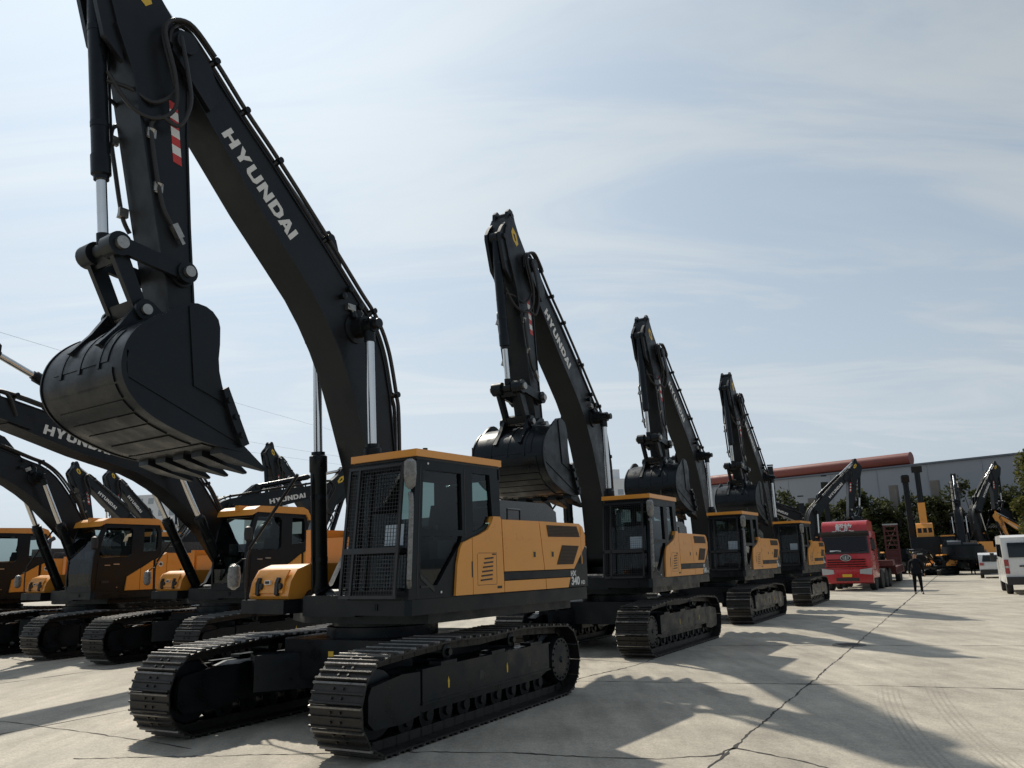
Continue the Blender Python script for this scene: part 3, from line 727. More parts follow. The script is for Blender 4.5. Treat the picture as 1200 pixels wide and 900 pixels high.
def build_cab(root, kind):
    M = lambda key, fn: cached(key, fn)
    side = ob('cab', M('cab' + kind, lambda: plate('cab', CABK, A_OUT if kind == 'A' else B_OUT, A_H if kind == 'A' else B_H, 1.44, 1.50, .006)), root)
    ob('inner_side', M('cabR' + kind, lambda: plate('inner_side', CABK, A_OUT if kind == 'A' else B_OUT, A_HR if kind == 'A' else B_HR, .50, .545, .004)), side)
    ob('cab_frame', M('cabF' + kind, lambda: front_frame(kind)), side)
    ob('roof', M('roof' + kind, roof_A if kind == 'A' else roof_B), side)
    ob('seat', M('seat', seat_mesh), side)
    H = A_H if kind == 'A' else B_H
    def g(name, key, pts): ob(name, M(key + kind, lambda: glass_sheet(name, pts, GLASS)), side)
    g('door_window', 'gd', [(p[0], 1.465, p[1]) for p in H[0]])
    g('quarter_window', 'gq', [(p[0], 1.465, p[1]) for p in H[1]])
    if kind == 'A':
        g('lower_window', 'gl', [(p[0], 1.465, p[1]) for p in H[2]])
        g('windshield', 'gw', [(1.32, .565, 1.56), (1.32, 1.435, 1.56), (1.19, 1.435, 2.98), (1.19, .565, 2.98)])
        g('side_window', 'gs', [(p[0], .52, p[1]) for p in A_HR[0]])
        g('rear_window', 'gr', [(-.39, .58, 2.35), (-.39, 1.40, 2.35), (-.39, 1.40, 2.9), (-.39, .58, 2.9)])
        ob('window_guard', M('guard', guard_mesh), side)
        ob('notice_sheet', M('notice', lambda: glass_sheet('notice_sheet', [(1.275, 1.05, 2.06), (1.275, 1.34, 2.06), (1.255, 1.34, 2.30), (1.255, 1.05, 2.30)], PAPER)), side)
        ob('mirror', M('mirror', mirror_mesh), side); ob('grab_rail', M('rail', rail_mesh), side)
        def seams():
            b = B()
            for pts in ([(1.205, 1.47), (1.215, 1.70), (1.19, 2.2), (1.145, 2.99)], [(.325, 2.15), (.335, 2.99)]):
                for a, c in zip(pts, pts[1:]): b.prism([(a[0] - .006, a[1]), (a[0] + .006, a[1]), (c[0] + .006, c[1]), (c[0] - .006, c[1])], 1.4995, 1.5025)
            b.box(1.0, 1.16, 1.5005, 1.512, 1.58, 1.60, 0); b.prism([(.92, 1.52), (1.16, 1.68), (1.17, 1.74), (.93, 1.58)], 1.5005, 1.506, mi=0)
            for x, z in ((.80, 1.52), (1.02, 3.0)): b.cyl((x, 1.499, z), (x, 1.508, z), .014, 8, 1)
            return b.mesh('door', [HOSE, WHITE], 0)
        ob('door', M('seams', seams), side)
    else:
        def ws():
            b = B(); P = [(1.385, 1.60), (1.40, 1.9), (1.385, 2.25), (1.29, 2.75), (1.165, 3.02)]
            for a, c in zip(P, P[1:]): b.face([(a[0], .52, a[1]), (a[0], 1.45, a[1]), (c[0], 1.45, c[1]), (c[0], .52, c[1])])
            return b.mesh('windshield', GLASS)
        ob('windshield', M('gwB', ws), side)
        def door():
            b = B(); b.prism([(1.30, 1.52), (1.27, 2.20), (.36, 2.24), (.36, 2.02), (.48, 1.95), (.62, 1.52)], 1.499, 1.508)
            b.box(.70, .86, 1.5085, 1.53, 2.10, 2.125, 1); b.box(.95, 1.10, 1.5085, 1.525, 2.08, 2.10, 1); b.box(.95, 1.16, 1.5085, 1.52, 1.66, 1.72, 2); b.cyl((.72, 1.50, 1.55), (.72, 1.515, 1.55), .016, 8, 1)
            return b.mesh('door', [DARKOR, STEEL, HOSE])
        ob('door', M('doorB', door), side)
        def mirB():
            b = B(); b.lathe([(.03, -.16), (.075, -.12), (.09, 0), (.075, .13), (.03, .16)], (1.47, 1.60, 2.62), 'z', 12); b.tube([(1.32, 1.49, 2.7), (1.44, 1.58, 2.66)], .014, 6); return b.mesh('mirror', BUMPER)
        ob('mirror', M('mirB', mirB), side)
    return side

def build_excavator(kind):
    M = cached
    root = bpy.data.objects.new('excavator', None); COL.objects.link(root); root.empty_display_size = .5
    # undercarriage
    ob('undercarriage', M('uc', undercarriage_mesh), root)
    for sg in (1, -1):
        fr = ob('track_frame', M('sf%d' % sg, lambda: side_frame_mesh(sg)), root)
        fr['side'] = sg
        ob('track_chain', M('chain', chain_mesh), fr)
        ob('idler_wheel', M('idler', idler_mesh), fr, T_((IDX, 0, IZ)))
        ob('final_drive', M('drive%d' % sg, lambda: drive_mesh(sg)), fr, T_((-IDX, 0, IZ)))
        for k in range(9): ob('track_roller', M('roller', lambda: roller_mesh(.115, .17)), fr, T_((-1.5 + k * .375, 0, .245)))
        for x in (-.75, .75): ob('carrier_roller', M('carrier', lambda: roller_mesh(.075, .2)), fr, T_((x, 0, .86)))
    ob('upper_frame', M('deck', deck_mesh), root)
    ob('counterweight', M('cw', counterweight_mesh), root)
    hood = ob('engine_hood', M('hood', hood_mesh), root)
    ob('air_cleaner_housing', M('hoodbox', hoodbox_mesh), hood)
    if kind == 'A':
        ob('side_panel', M('P1', lambda: panel('side_panel', P1)), root)
        p2 = ob('side_panel', M('P2', lambda: panel('side_panel', P2)), root); ob('louvre', M('louv', louvre_mesh), p2)
    else:
        ob('side_panel', M('P1b', lambda: panel('side_panel', [(.50, 1.468), (.46, 1.80), (.10, 2.0), (.095, 1.468)], 1.44, 1.532)), root)
        ob('side_panel', M('P1c', lambda: panel('side_panel', [(.08, 1.468), (.08, 2.0), (-.27, 2.20), (-.30, 1.468)], 1.44, 1.532)), root)
        p2 = ob('side_panel', M('P2b', lambda: panel('side_panel', [(-.36, 1.468), (-.36, 2.22), (-.68, 2.40), (-.69, 1.468)], 1.44, 1.532)), root)
        def emb():
            b = B(); b.lathe([(.07, 0), (.07, .004)], (-.50, 1.5325, 2.10), 'y', 20, 0); b.prism([(-.55, 2.085), (-.51, 2.14), (-.47, 2.13), (-.45, 2.09), (-.50, 2.06)], 1.537, 1.539, mi=1); return b.mesh('badge', [WHITE, HOSE], 0)
        ob('badge', M('embB', emb), p2)
    q3 = P3 if kind == 'A' else [(-.70, 2.385)] + P3[1:3] + [(-.70, 1.725)]
    q3l = P3L if kind == 'A' else [(-.70, 1.605)] + P3L[1:3] + [(-.70, 1.468)]
    d3 = ob('engine_door', M('P3' + kind, lambda: panel('engine_door', q3)), root); ob('door_latch', M('latch1', lambda: latch_mesh(-1.14)), d3)
    ob('lower_panel', M('P3L' + kind, lambda: panel('lower_panel', q3l)), root)
    ob('panel_crease', M('cr3' + kind, lambda: panel('panel_crease', [(-.41 if kind == 'A' else -.71, 2.128), (-1.31, 2.128), (-1.312, 2.146), (-.41 if kind == 'A' else -.71, 2.146)], 1.50, 1.5365, bev=.004)), d3)
    d4 = ob('engine_door', M('P4', lambda: panel('engine_door', P4)), root)
    ob('door_latch', M('latch2', lambda: latch_mesh(-1.60)), d4); ob('vent_grille', M('V1', lambda: vent_mesh(V1, 1.5325)), d4); ob('panel_crease', M('cr4', lambda: panel('panel_crease', [(-1.33, 2.128), (-2.50, 2.122), (-2.50, 2.140), (-1.328, 2.146)], 1.50, 1.5365, bev=.004)), d4)
    ob('vent_grille', M('V2', lambda: vent_mesh(V2, 1.5325)), d4)
    def stickers():
        b = B()
        for x0, x1, z0, z1, mi in ((-.98, -.90, 1.50, 1.55, 0), (-.60, -.52, 1.79, 1.84, 1)):
            b.box(x0, x1, 1.528, 1.5342, z0, z1, mi)
        return b.mesh('sticker', [YELLOW, WHITE], 0)
    def hinge(x):
        b = B(); b.cyl((x, 1.535, 1.80), (x, 1.535, 1.90), .010, 8); b.cyl((x, 1.535, 2.22), (x, 1.535, 2.32), .010, 8); b.box(x - .006, x + .006, 1.529, 1.536, 1.79, 2.33); return b.mesh('hinge', ORANGE)
    ob('hinge', M('hg' , lambda: hinge(-2.40)), d4)
    ob('lower_panel', M('P4L', lambda: panel('lower_panel', P4L)), root)
    pb = ob('side_stripe', M('PB' + kind, lambda: panel('side_stripe', PB if kind == 'A' else [(-.70, 1.615), (-.70, 1.715)] + PB[2:], 1.44, 1.516, (), BLACK, .008)), root)
    if kind == 'A':
        t1 = M('t1', lambda: text_mesh('HX', .10, .002, .004)); t2 = M('t2', lambda: text_mesh('340', .155, .002, .006)); t3 = M('t3', lambda: text_mesh('HD', .075, .002, .002))
        for me in (t1, t2, t3):
            if not me.materials: me.materials.append(WHITE)
        MM = lambda x, z: T_((x, 1.519, z)) @ Matrix.Rotation(math.pi, 4, 'Z') @ Matrix.Rotation(math.pi / 2, 4, 'X')
        ob('lettering', t1, pb, MM(-2.09, 1.625)); ob('lettering', t2, pb, MM(-2.10, 1.50)); ob('lettering', t3, pb, MM(-2.375, 1.50))
    ob('fuel_tank', M('tank', tank_mesh), root)
    tb = ob('toolbox', M('tb', toolbox_mesh), root)
    for y in (-1.28, -.90): ob('latch', M('tl%.2f' % y, lambda: toolbox_latch(y)), tb)
    ob('badge', M('tbadge', lambda: badge_mesh(-1.09)), tb)
    def rrail():
        b = B(); b.tube([(1.24, -1.45, 2.10), (1.27, -1.47, 1.95), (1.24, -1.49, 1.50), (1.20, -1.50, 1.36), (1.05, -1.50, 1.31), (.80, -1.49, 1.31), (.80, -1.40, 1.31)], .016, 8, 0, True, 4); return b.mesh('handrail', HOSE)
    hr = ob('handrail', M('rrail', rrail), root)
    def rstay():
        b = B(); b.tube([(1.24, -1.46, 2.12), (1.08, -.72, 3.06)], .022, 8); return b.mesh('mirror_stay', BLACK)
    ob('mirror_stay', M('rstay', rstay), hr)
    def rmir():
        b = B(); b.lathe([(.02, -.17), (.075, -.13), (.085, 0), (.07, .13), (.02, .17)], (1.36, -1.60, 1.76), 'z', 14); b.tube([(1.36, -1.6, 1.9), (1.30, -1.52, 1.98), (1.26, -1.47, 1.98)], .012, 6, 1); return b.mesh('mirror', [PLASTIC, HOSE])
    ob('mirror', M('rmir', rmir), hr)
    build_cab(root, kind)
    # working gear
    boom = ob('boom', M('boom', boom_mesh), root)
    if 'word' not in MESH: MESH['word'], MESH['wlen'] = word_mesh()
    h = .175; sc = h; A0 = Vector((3.10, 6.83)); A1 = Vector((2.06, 5.85)); d = (A1 - A0); sx = d.length / MESH['wlen']; d.normalize()
    # left side reads from the tip to the foot, right side from the foot to the tip
    X = Vector((d.x, 0, d.y)); Z = Vector((-d.y, 0, d.x)); Z = Z if Z.z > 0 else -Z; Y = Vector((0, 1, 0))
    mid = Vector((A0.x, .246, A0.y)) - Z * (h * .5)
    ML = Matrix(((X.x * sx, 0, Z.x * h, mid.x), (0, .3, 0, mid.y), (X.z * sx, 0, Z.z * h, mid.z), (0, 0, 0, 1)))
    ob('lettering', MESH['word'], boom, ML)
    X2 = -X; mid2 = Vector((A1.x, -.246, A1.y)) - Z * (h * .5)
    MR = Matrix(((X2.x * sx, 0, Z.x * h, mid2.x), (0, -.3, 0, mid2.y), (X2.z * sx, 0, Z.z * h, mid2.z), (0, 0, 0, 1)))
    ob('lettering', MESH['word'], boom, MR)
    for y, off in ((.285, .11), (.21, .09), (-.285, .11), (-.21, .09)):
        ob('hydraulic_pipe', M('pipe%.2f' % y, lambda: pipe_mesh(y, off)), boom)
    def valves():
        b = B()
        for (x, z) in ((1.28, 5.27), (1.10, 5.05), (.98, 5.20), (1.16, 5.40)):
            b.lathe([(.028, 0), (.045, .05), (.045, .09), (.02, .10)], (x, .245, z), 'y', 10, 0)
        b.box(1.05, 1.19, .245, .30, 5.12, 5.20, 1); b.cyl((1.07, .27, 5.10), (1.18, .30, 5.17), .014, 8, 1)
        b.tube([(1.0, .30, 4.98), (.92, .30, 5.12), (.98, .28, 5.2)], .008, 6, 1); b.tube([(.95, .30, 5.1), (.8, .34, 4.95), (.68, .29, 5.02)], .007, 6, 0)
        return b.mesh('valve_block', [BLACK, STEEL])
    ob('valve_block', M('valves', valves), boom)
    for sg in (1, -1):
        c = ob('boom_cylinder', M('bcyl', lambda: barrel_mesh(1.90, .105)), root); c['side'] = sg
        ob('piston_rod', M('brod', lambda: rod_mesh(2.3, .058, .10)), c)
    arm = ob('arm', M('arm', arm_mesh), root)
    for sg in (1, -1):
        ob('hydraulic_pipe', M('apipe%d' % sg, lambda: arm_pipes(sg)), arm)
        ob('warning_stripe', M('stripe%d' % sg, lambda: stripe_mesh(sg)), arm); ob('warning_label', M('lab%d' % sg, lambda: label_mesh(sg)), arm)
    ob('hose', M('loops', loop_hoses), arm)
    c = ob('arm_cylinder', M('acyl', lambda: barrel_mesh(2.15, .095)), root); ob('piston_rod', M('arod', lambda: rod_mesh(2.4, .06, .085)), c)
    c = ob('bucket_cylinder', M('kcyl', lambda: barrel_mesh(2.16, .088)), root); ob('piston_rod', M('krod', lambda: rod_mesh(1.9, .052, .08)), c)
    ob('bucket_link', M('link', link_mesh), root)
    for sg in (1, -1): ob('side_link', M('slink%d' % sg, lambda: side_link(sg)), root)
    bk = ob('bucket', M('bucket', bucket_mesh), root)
    for y in (-.65, -.325, 0, .325, .65): ob('tooth', M('tooth', tooth_mesh), bk, T_((0, y, 0)))
    return root

def base(o): return o.name.split('.')[0]
def pose(root, boom=0, arm=0, track_xy=(0, 0), track_rot=0):
    v3 = lambda p, y=0: Vector((p[0], y, p[1]))
    Mb = T_(v3(FOOT)) @ rotxz(R(boom)) @ T_(-v3(FOOT)); Ma = Mb @ T_(v3(TIP)) @ rotxz(R(arm)) @ T_(-v3(TIP))
    Mt = T_((track_xy[0], track_xy[1], 0)) @ Matrix.Rotation(R(track_rot), 4, 'Z')
    def setcyl(o, a, b):
        o.matrix_basis = aim(a, b)
        for r in o.children: r.matrix_basis = T_((0, 0, (Vector(b) - Vector(a)).length))
    for o in root.children:
        n = base(o)
        if n == 'boom': o.matrix_basis = Mb
        elif n in ('arm', 'bucket', 'bucket_link', 'side_link'): o.matrix_basis = Ma
        elif n == 'bucket_cylinder': setcyl(o, Ma @ v3(BCT), Ma @ v3(ROD))
        elif n == 'arm_cylinder': setcyl(o, Mb @ v3(ACB), Ma @ v3(ACT))
        elif n == 'boom_cylinder': y = .5 * o['side']; setcyl(o, Vector((.85, y, 1.45)), Mb @ v3(PIN, y))
        elif n == 'undercarriage': o.matrix_basis = Mt
        elif n == 'track_frame': o.matrix_basis = Mt @ T_((0, 1.348 * o['side'], 0))
protoA = build_excavator('A'); protoB = build_excavator('B')
used = set()
def excavator(proto, xy, yaw, label, group, boom=0, arm=0, track=None, track_yaw=None, scale=1.0, boom_mat=None):
    if proto not in used: used.add(proto); r = proto
    else: r = copy_tree(proto)
    r.location = (xy[0], xy[1], 0); r.rotation_euler = (0, 0, R(yaw)); r.scale = (scale,) * 3
    txy, tr = (0, 0), 0
    if track is not None:
        dx, dy = track[0] - xy[0], track[1] - xy[1]; c, s = math.cos(R(yaw)), math.sin(R(yaw)); txy = (dx * c + dy * s, -dx * s + dy * c)
    if track_yaw is not None: tr = track_yaw - yaw
    pose(r, boom, arm, txy, tr); tag(r, label, 'excavator', group)
    if boom_mat is not None:
        for o in r.children:
            if base(o) == 'boom' or base(o) == 'arm':
                for sl in o.material_slots: sl.link = 'OBJECT'; sl.material = boom_mat
    return r
def off(xy, yaw, d): return (xy[0] + d * math.cos(R(yaw)), xy[1] + d * math.sin(R(yaw)))
GA = 'excavators parked in the right hand row with raised buckets'; GB = 'excavators parked in the left hand row'; GC = 'far excavators whose raised arms show above the left row'; GD = 'machines at the far end of the yard'
t = (-1.785, 11.061); excavator(protoA, off(t, -124.8, -.2), -124.8, 'large black and orange excavator closest to the camera, bucket hanging high at upper left', GA, track=t, track_yaw=-118.8)
t = (2.153, 18.781); excavator(protoA, off(t, -119.5, .244), -119.5, 'second excavator of the row, its black bucket just behind the nearest cab', GA, track=t, track_yaw=60.5)
t = (6.093, 26.072); excavator(protoA, off(t, -122, .206), -122, 'third excavator of the row, between the second one and the last one', GA, boom=1.2, track=t, track_yaw=60.9)
t = (10.409, 33.739); excavator(protoA, off(t, -122, .15), -122, 'last excavator of the row, parked right beside the red truck', GA, boom=1.8, track=t, track_yaw=61.8)
t = (-6.648, 19.291); b1_ = excavator(protoB, (-6.48, 19.61), -117.2, 'excavator with lowered boom under the big raised bucket, just left of the nearest machine', GB, boom=-33, arm=62, track=t, track_yaw=-116.2)
t = None
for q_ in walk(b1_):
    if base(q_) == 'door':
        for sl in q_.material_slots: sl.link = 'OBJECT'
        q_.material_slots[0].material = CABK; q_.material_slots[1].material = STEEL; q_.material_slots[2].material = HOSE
t = (-11.076, 21.826); excavator(protoB, (-10.95, 22.05), -118.7, 'middle excavator of the left row with brown door and round badge on its panel', GB, boom=-27, arm=62, track=t, track_yaw=-118.4)
excavator(protoB, (-15.4, 24.6), -119, 'excavator cut off by the left edge, its rods leaning over the cab roof', GB, boom=-24, arm=62)
excavator(protoB, (-12.1, 27.5), 40, 'excavator facing away with a level boom pointing right above the round cab roof', GC, boom=-32, arm=20)
excavator(protoA, (-10.98, 46.68), -119, 'far excavator whose tall black arm rises behind the level boom', GC)
excavator(protoA, (-23.46, 54.83), -119, 'far excavator with upright arm just right of the other upright arm', GC)
excavator(protoA, (-21.7, 48.7), -119, 'far excavator with leaning arm beside the lowered boom of the middle machine', GC, boom=-7)
excavator(protoA, (-25.3, 69.9), -119, 'farthest excavator whose arm peeks out below the big raised bucket', GC)
# far end of the yard
excavator(protoA, (20.33, 58.57), 2, 'far excavator with its boom slanting up right above the red truck cab', GD)
excavator(protoA, (24.3, 63.6), 178, 'far excavator with its boom slanting up left behind the last row machine', GD, boom=-20)
excavator(protoA, (36.7, 68.3), 61, 'black and orange excavator seen from behind beyond the walking man', GD)
excavator(protoA, (44.4, 79.8), 8, 'excavator with a tall folded boom and arm above the white van', GD, boom=15, arm=-12, scale=1.12)
excavator(protoB, (37.1, 75.3), -119, 'small orange excavator under the yellow turret at the yard end', GD, boom=-40, arm=20, scale=.55)
excavator(protoB, (33.9, 67.0), -150, 'small orange excavator left of the machine seen from behind', GD, boom=-45, arm=25, scale=.5)
excavator(protoB, (28.2, 66.0), -119, 'small orange excavator showing between the two raised trailer ramps', GD, boom=-40, arm=20, scale=.6)
excavator(protoB, (43.4, 68.5), 150, 'excavator with an orange boom half hidden behind the white van', GD, boom=-5, arm=0, scale=.62, boom_mat=ORANGE)

# ------------------------------------------------------------------ ground, joints
def ground_material():
    m = bpy.data.materials.new('concrete_yard'); m.use_nodes = True
    nt = m.node_tree; b = nt.nodes['Principled BSDF']; L = nt.links.new
    tc = nn(nt, 'ShaderNodeTexCoord'); mp = nn(nt, 'ShaderNodeMapping'); L(tc.outputs['Object'], mp.inputs[0]); mp.inputs['Rotation'].default_value = (0, 0, R(28.4))
    def noi(scale, det=6, ro=.6, vec=None):
        n = nn(nt, 'ShaderNodeTexNoise'); n.inputs['Scale'].default_value = scale; n.inputs['Detail'].default_value = det; n.inputs['Roughness'].default_value = ro
        L((vec or mp).outputs[0], n.inputs['Vector']); return n
    def rng(src, a, c, d, e):
        r = nn(nt, 'ShaderNodeMapRange'); L(src, r.inputs[0]); r.inputs[1].default_value = a; r.inputs[2].default_value = c; r.inputs[3].default_value = d; r.inputs[4].default_value = e; return r.outputs[0]
    def mul(a, c):
        r = nn(nt, 'ShaderNodeMath', operation='MULTIPLY'); L(a, r.inputs[0])
        if isinstance(c, float): r.inputs[1].default_value = c
        else: L(c, r.inputs[1])
        return r.outputs[0]
    st = nn(nt, 'ShaderNodeMapping'); L(tc.outputs['Object'], st.inputs[0]); st.inputs['Rotation'].default_value = (0, 0, R(28.4)); st.inputs['Scale'].default_value = (2.2, .35, 1)
    big = noi(.10, 4); mid = noi(.9, 8, .65); fine = noi(38, 4, .7); streak = noi(1.3, 6, .6, st); blot = noi(.35, 7, .7)
    f = mul(rng(big.outputs[0], .3, .7, .84, 1.14), rng(mid.outputs[0], .25, .75, .74, 1.22))
    f = mul(f, rng(fine.outputs[0], .2, .8, .62, 1.38)); f = mul(f, rng(streak.outputs[0], .3, .7, .78, 1.18)); gr = noi(11, 8, .8); f = mul(f, rng(gr.outputs[0], .25, .75, .80, 1.2)); f = mul(f, rng(blot.outputs[0], .36, .50, .86, 1.0))
    # oil and rubber spots
    vo = nn(nt, 'ShaderNodeTexVoronoi'); vo.inputs['Scale'].default_value = .55; L(mp.outputs[0], vo.inputs['Vector'])
    f = mul(f, rng(vo.outputs['Distance'], .02, .12, .80, 1.0))
    sy_ = nn(nt, 'ShaderNodeSeparateXYZ'); L(tc.outputs['Object'], sy_.inputs[0]); ymask = mul(rng(sy_.outputs[1], 11.2, 12.4, 1.0, 0.0), rng(sy_.outputs[0], 2.0, 3.0, 0.0, 1.0))
    # curved tyre marks: two sets of rings round a turning centre
    for cx, cy, r0, w in ((32.6, -.1, 30.02, .26), (32.6, -.1, 29.47, .24)):
        vs = nn(nt, 'ShaderNodeVectorMath', operation='DISTANCE'); L(tc.outputs['Object'], vs.inputs[0]); vs.inputs[1].default_value = (cx, cy, 0)
        sb = nn(nt, 'ShaderNodeMath', operation='SUBTRACT'); L(vs.outputs['Value'], sb.inputs[0]); sb.inputs[1].default_value = r0
        ab = nn(nt, 'ShaderNodeMath', operation='ABSOLUTE'); L(sb.outputs[0], ab.inputs[0])
        env = rng(ab.outputs[0], w * .5, w * .62, 1.0, 0.0)
        sn = nn(nt, 'ShaderNodeMath', operation='SINE'); L(mul(sb.outputs[0], 95.0), sn.inputs[0])
        lines = rng(sn.outputs[0], .0, .6, 0.0, 1.0)
        k = mul(mul(mul(env, lines), rng(mid.outputs[0], .3, .6, .04, .24)), ymask)
        iv = nn(nt, 'ShaderNodeMath', operation='SUBTRACT'); iv.inputs[0].default_value = 1.0; L(k, iv.inputs[1])
        f = mul(f, iv.outputs[0])
    cm = nn(nt, 'ShaderNodeMix', data_type='RGBA'); L(blot.outputs[0], cm.inputs[0]); cm.inputs[6].default_value = (.360, .330, .275, 1); cm.inputs[7].default_value = (.446, .408, .342, 1)
    sc = nn(nt, 'ShaderNodeVectorMath', operation='SCALE'); L(cm.outputs[2], sc.inputs[0]); L(f, sc.inputs['Scale']); L(sc.outputs[0], b.inputs['Base Color'])
    b.inputs['Roughness'].default_value = .82; b.inputs['Specular IOR Level'].default_value = .3
    L(rng(mid.outputs[0], .3, .7, .7, .92), b.inputs['Roughness'])
    bp = nn(nt, 'ShaderNodeBump'); bp.inputs['Strength'].default_value = .35; bp.inputs['Distance'].default_value = .012; L(fine.outputs[0], bp.inputs['Height']); L(bp.outputs[0], b.inputs['Normal'])
    return m
b = B(); S = 900
b.face([(-S, -60, 0), (S, -60, 0), (S, 1500, 0), (-S, 1500, 0)])
tag(ob('ground', b.mesh('ground', ground_material(), 0)), kind='structure')

def joint_strip(b, pts, w, jag=.02, step=.12):
    P = [Vector((p[0], p[1])) for p in pts]; line = []
    for a, c in zip(P, P[1:]):
        n = max(1, int((c - a).length / step))
        for k in range(n): line.append(a.lerp(c, k / n))
    line.append(P[-1]); L_ = []; R_ = []
    for i, p in enumerate(line):
        d = (line[min(i + 1, len(line) - 1)] - line[max(i - 1, 0)]).normalized(); n = Vector((-d.y, d.x))
        o = noise.noise(Vector((p.x * 1.7, p.y * 1.7, 3))) * jag * 1.6 + noise.noise(Vector((p.x * 9, p.y * 9, 5))) * jag + random.uniform(-jag, jag) * .35
        ww = w * (0.45 + abs(noise.noise(Vector((p.x * 3.1, p.y * 3.1, 9)))) * 2.0) * random.uniform(.7, 1.25)
        q = p + n * o; L_.append(q + n * ww); R_.append(q - n * ww)
    vl = [b.bm.verts.new((q.x, q.y, .004)) for q in L_]; vr = [b.bm.verts.new((q.x, q.y, .004)) for q in R_]
    for i in range(len(vl) - 1): b.bm.faces.new([vl[i], vr[i], vr[i + 1], vl[i + 1]])
b = B()
U = Vector((.4756, .8797)); V = Vector((.8797, -.4756))
A_ = Vector((1.69, 7.84))
joint_strip(b, [A_ - U * 7, A_, A_ + U * 20], .012, .018, .06); joint_strip(b, [A_ + U * 20, A_ + U * 90], .028, .02, .4)
joint_strip(b, [(-3.2, 14.4), (1.19, 13.3), (4.23, 12.35), (6.72, 11.35), (12, 9.2)], .012, .012, .07)
joint_strip(b, [(-4.6, 8.9), (-1.2, 8.75), (-.11, 8.56), (.7, 8.26), (1.25, 8.12), (1.81, 8.2), (2.06, 8.51), (2.6, 7.7), (3.2, 6.8)], .012, .03, .06)
joint_strip(b, [(.5, 12.5), (.95, 13.7), (2.04, 15.12), (3.4, 17.8)], .010, .03)
joint_strip(b, [(4.0, 18.1), (6.74, 17.3), (9.67, 16.34), (16, 14.2)], .016, .012)
joint_strip(b, [(-9, 12.6), (-5, 10.2), (-3.5, 9.2)], .010, .02); joint_strip(b, [(-9, 9.2), (-4.5, 8.4), (-1, 7.2)], .010, .02)
for k, off_ in ((0, 6.0), (1, 12.0)):
    joint_strip(b, [A_ + V * off_ + U * 2, A_ + V * off_ + U * 80], .016, .012, .3)
for k in range(3, 10):
    joint_strip(b, [A_ + U * (5 + 6.2 * k) - V * 14, A_ + U * (5 + 6.2 * k) + V * 20], .014, .012, .3)
for k in range(0, 6): joint_strip(b, [A_ - V * (8.2 + 5 * k) - U * 2, A_ - V * (8.2 + 5 * k) + U * 40], .012, .012, .3)
tag(ob('pavement_joint', b.mesh('pavement_joint', CRACKM, 0)), kind='structure')
b = B(); b.lathe([(.33, .0), (.33, .010), (.29, .012), (.29, .008), (.02, .008)], (0, 0, .0), 'z', 36)
for k in range(-2, 3): b.box(-.2, .2, k * .09 - .012, k * .09 + .012, .008, .014)
o = ob('manhole_cover', b.mesh('manhole_cover', PATCHM)); o.location = (6.74, 17.42, 0.001); tag(o, 'round dark iron manhole cover set in the concrete where two joints meet', 'manhole cover')

# ------------------------------------------------------------------ red truck, trailer
def wheel_mesh(r, w, hub):
    b = B(); b.lathe([(r * .55, -w * .5), (r * .93, -w * .5), (r, -w * .36), (r, w * .36), (r * .93, w * .5), (r * .55, w * .5)], (0, 0, 0), 'y', 28, 0)
    b.lathe([(r * .56, -w * .42), (r * .56, w * .42), (r * .4, w * .30), (r * .2, w * .36), (r * .12, w * .5)], (0, 0, 0), 'y', 20, 1)
    return b.mesh('wheel', [RUBBER, hub])
WH = wheel_mesh(.52, .30, STEEL)
tr = thing('lorry', 'red lorry with high cab facing the camera beside the last excavator', 'lorry', (16.95, 42.9, 0), R(-122))
def cab_truck():
    b = B(); b.prism([(0, .62), (.02, 1.55), (-.04, 1.9), (-.26, 2.72), (-.30, 2.98), (-2.1, 2.98), (-2.2, 1.0), (-2.0, .62)], -1.22, 1.22); b.bevel(.06, 3)
    b.prism([(-.28, 2.985), (-.34, 3.30), (-.55, 3.50), (-.9, 3.56), (-2.0, 3.50), (-2.05, 2.985)], -1.12, 1.12, mi=0)
    b.bevel(.03, 2)
    return b.mesh('body', [RPAINT])
body = ob('body', cab_truck(), tr)
def visor():
    b = B(); b.prism([(-.255, 2.74), (-.20, 2.98), (-.03, 3.0), (-.06, 2.90)], -1.2, 1.2); return b.mesh('visor', BUMPER, 0)
ob('visor', visor(), body)
def surround():
    b = B(); P = [(-1.16, 1.87), (1.16, 1.87), (1.10, 2.76), (-1.10, 2.76)]; Q = [(-1.10, 1.96), (1.10, 1.96), (1.03, 2.70), (-1.03, 2.70)]
    f = lambda y, z: Vector((-.01 - (z - 1.93) * .2532, y, z))
    for i in range(4):
        j = (i + 1) % 4; b.face([f(*P[i]), f(*P[j]), f(*Q[j]), f(*Q[i])])
    for y0, y1 in ((-.85, -.1), (.15, .9)): b.tube([f(y0, 1.93) + Vector((.03, 0, 0)), f(y1, 2.05) + Vector((.03, 0, 0))], .014, 5)
    return b.mesh('windshield_frame', BUMPER, 0)
ob('windshield_frame', surround(), body, T_((.02, 0, 0)))
b = B(); b.face([(-.04, -.75, 1.98), (-.04, -.2, 1.98), (-.06, -.2, 2.05), (-.06, -.75, 2.05)]); ob('dashboard_paper', b.mesh('dashboard_paper', WHITE, 0), body, T_((.045, 0, 0)))
for s in (-1, 1):
    b = B(); b.box(-1.25, -.3, s * 1.222, s * 1.228, 1.02, 1.05); b.box(-1.25, -1.22, s * 1.222, s * 1.228, 1.05, 2.8); b.box(-1.15, -1.0, s * 1.222, s * 1.245, 1.75, 1.80); ob('door_seam', b.mesh('door_seam', BUMPER, 0), body)
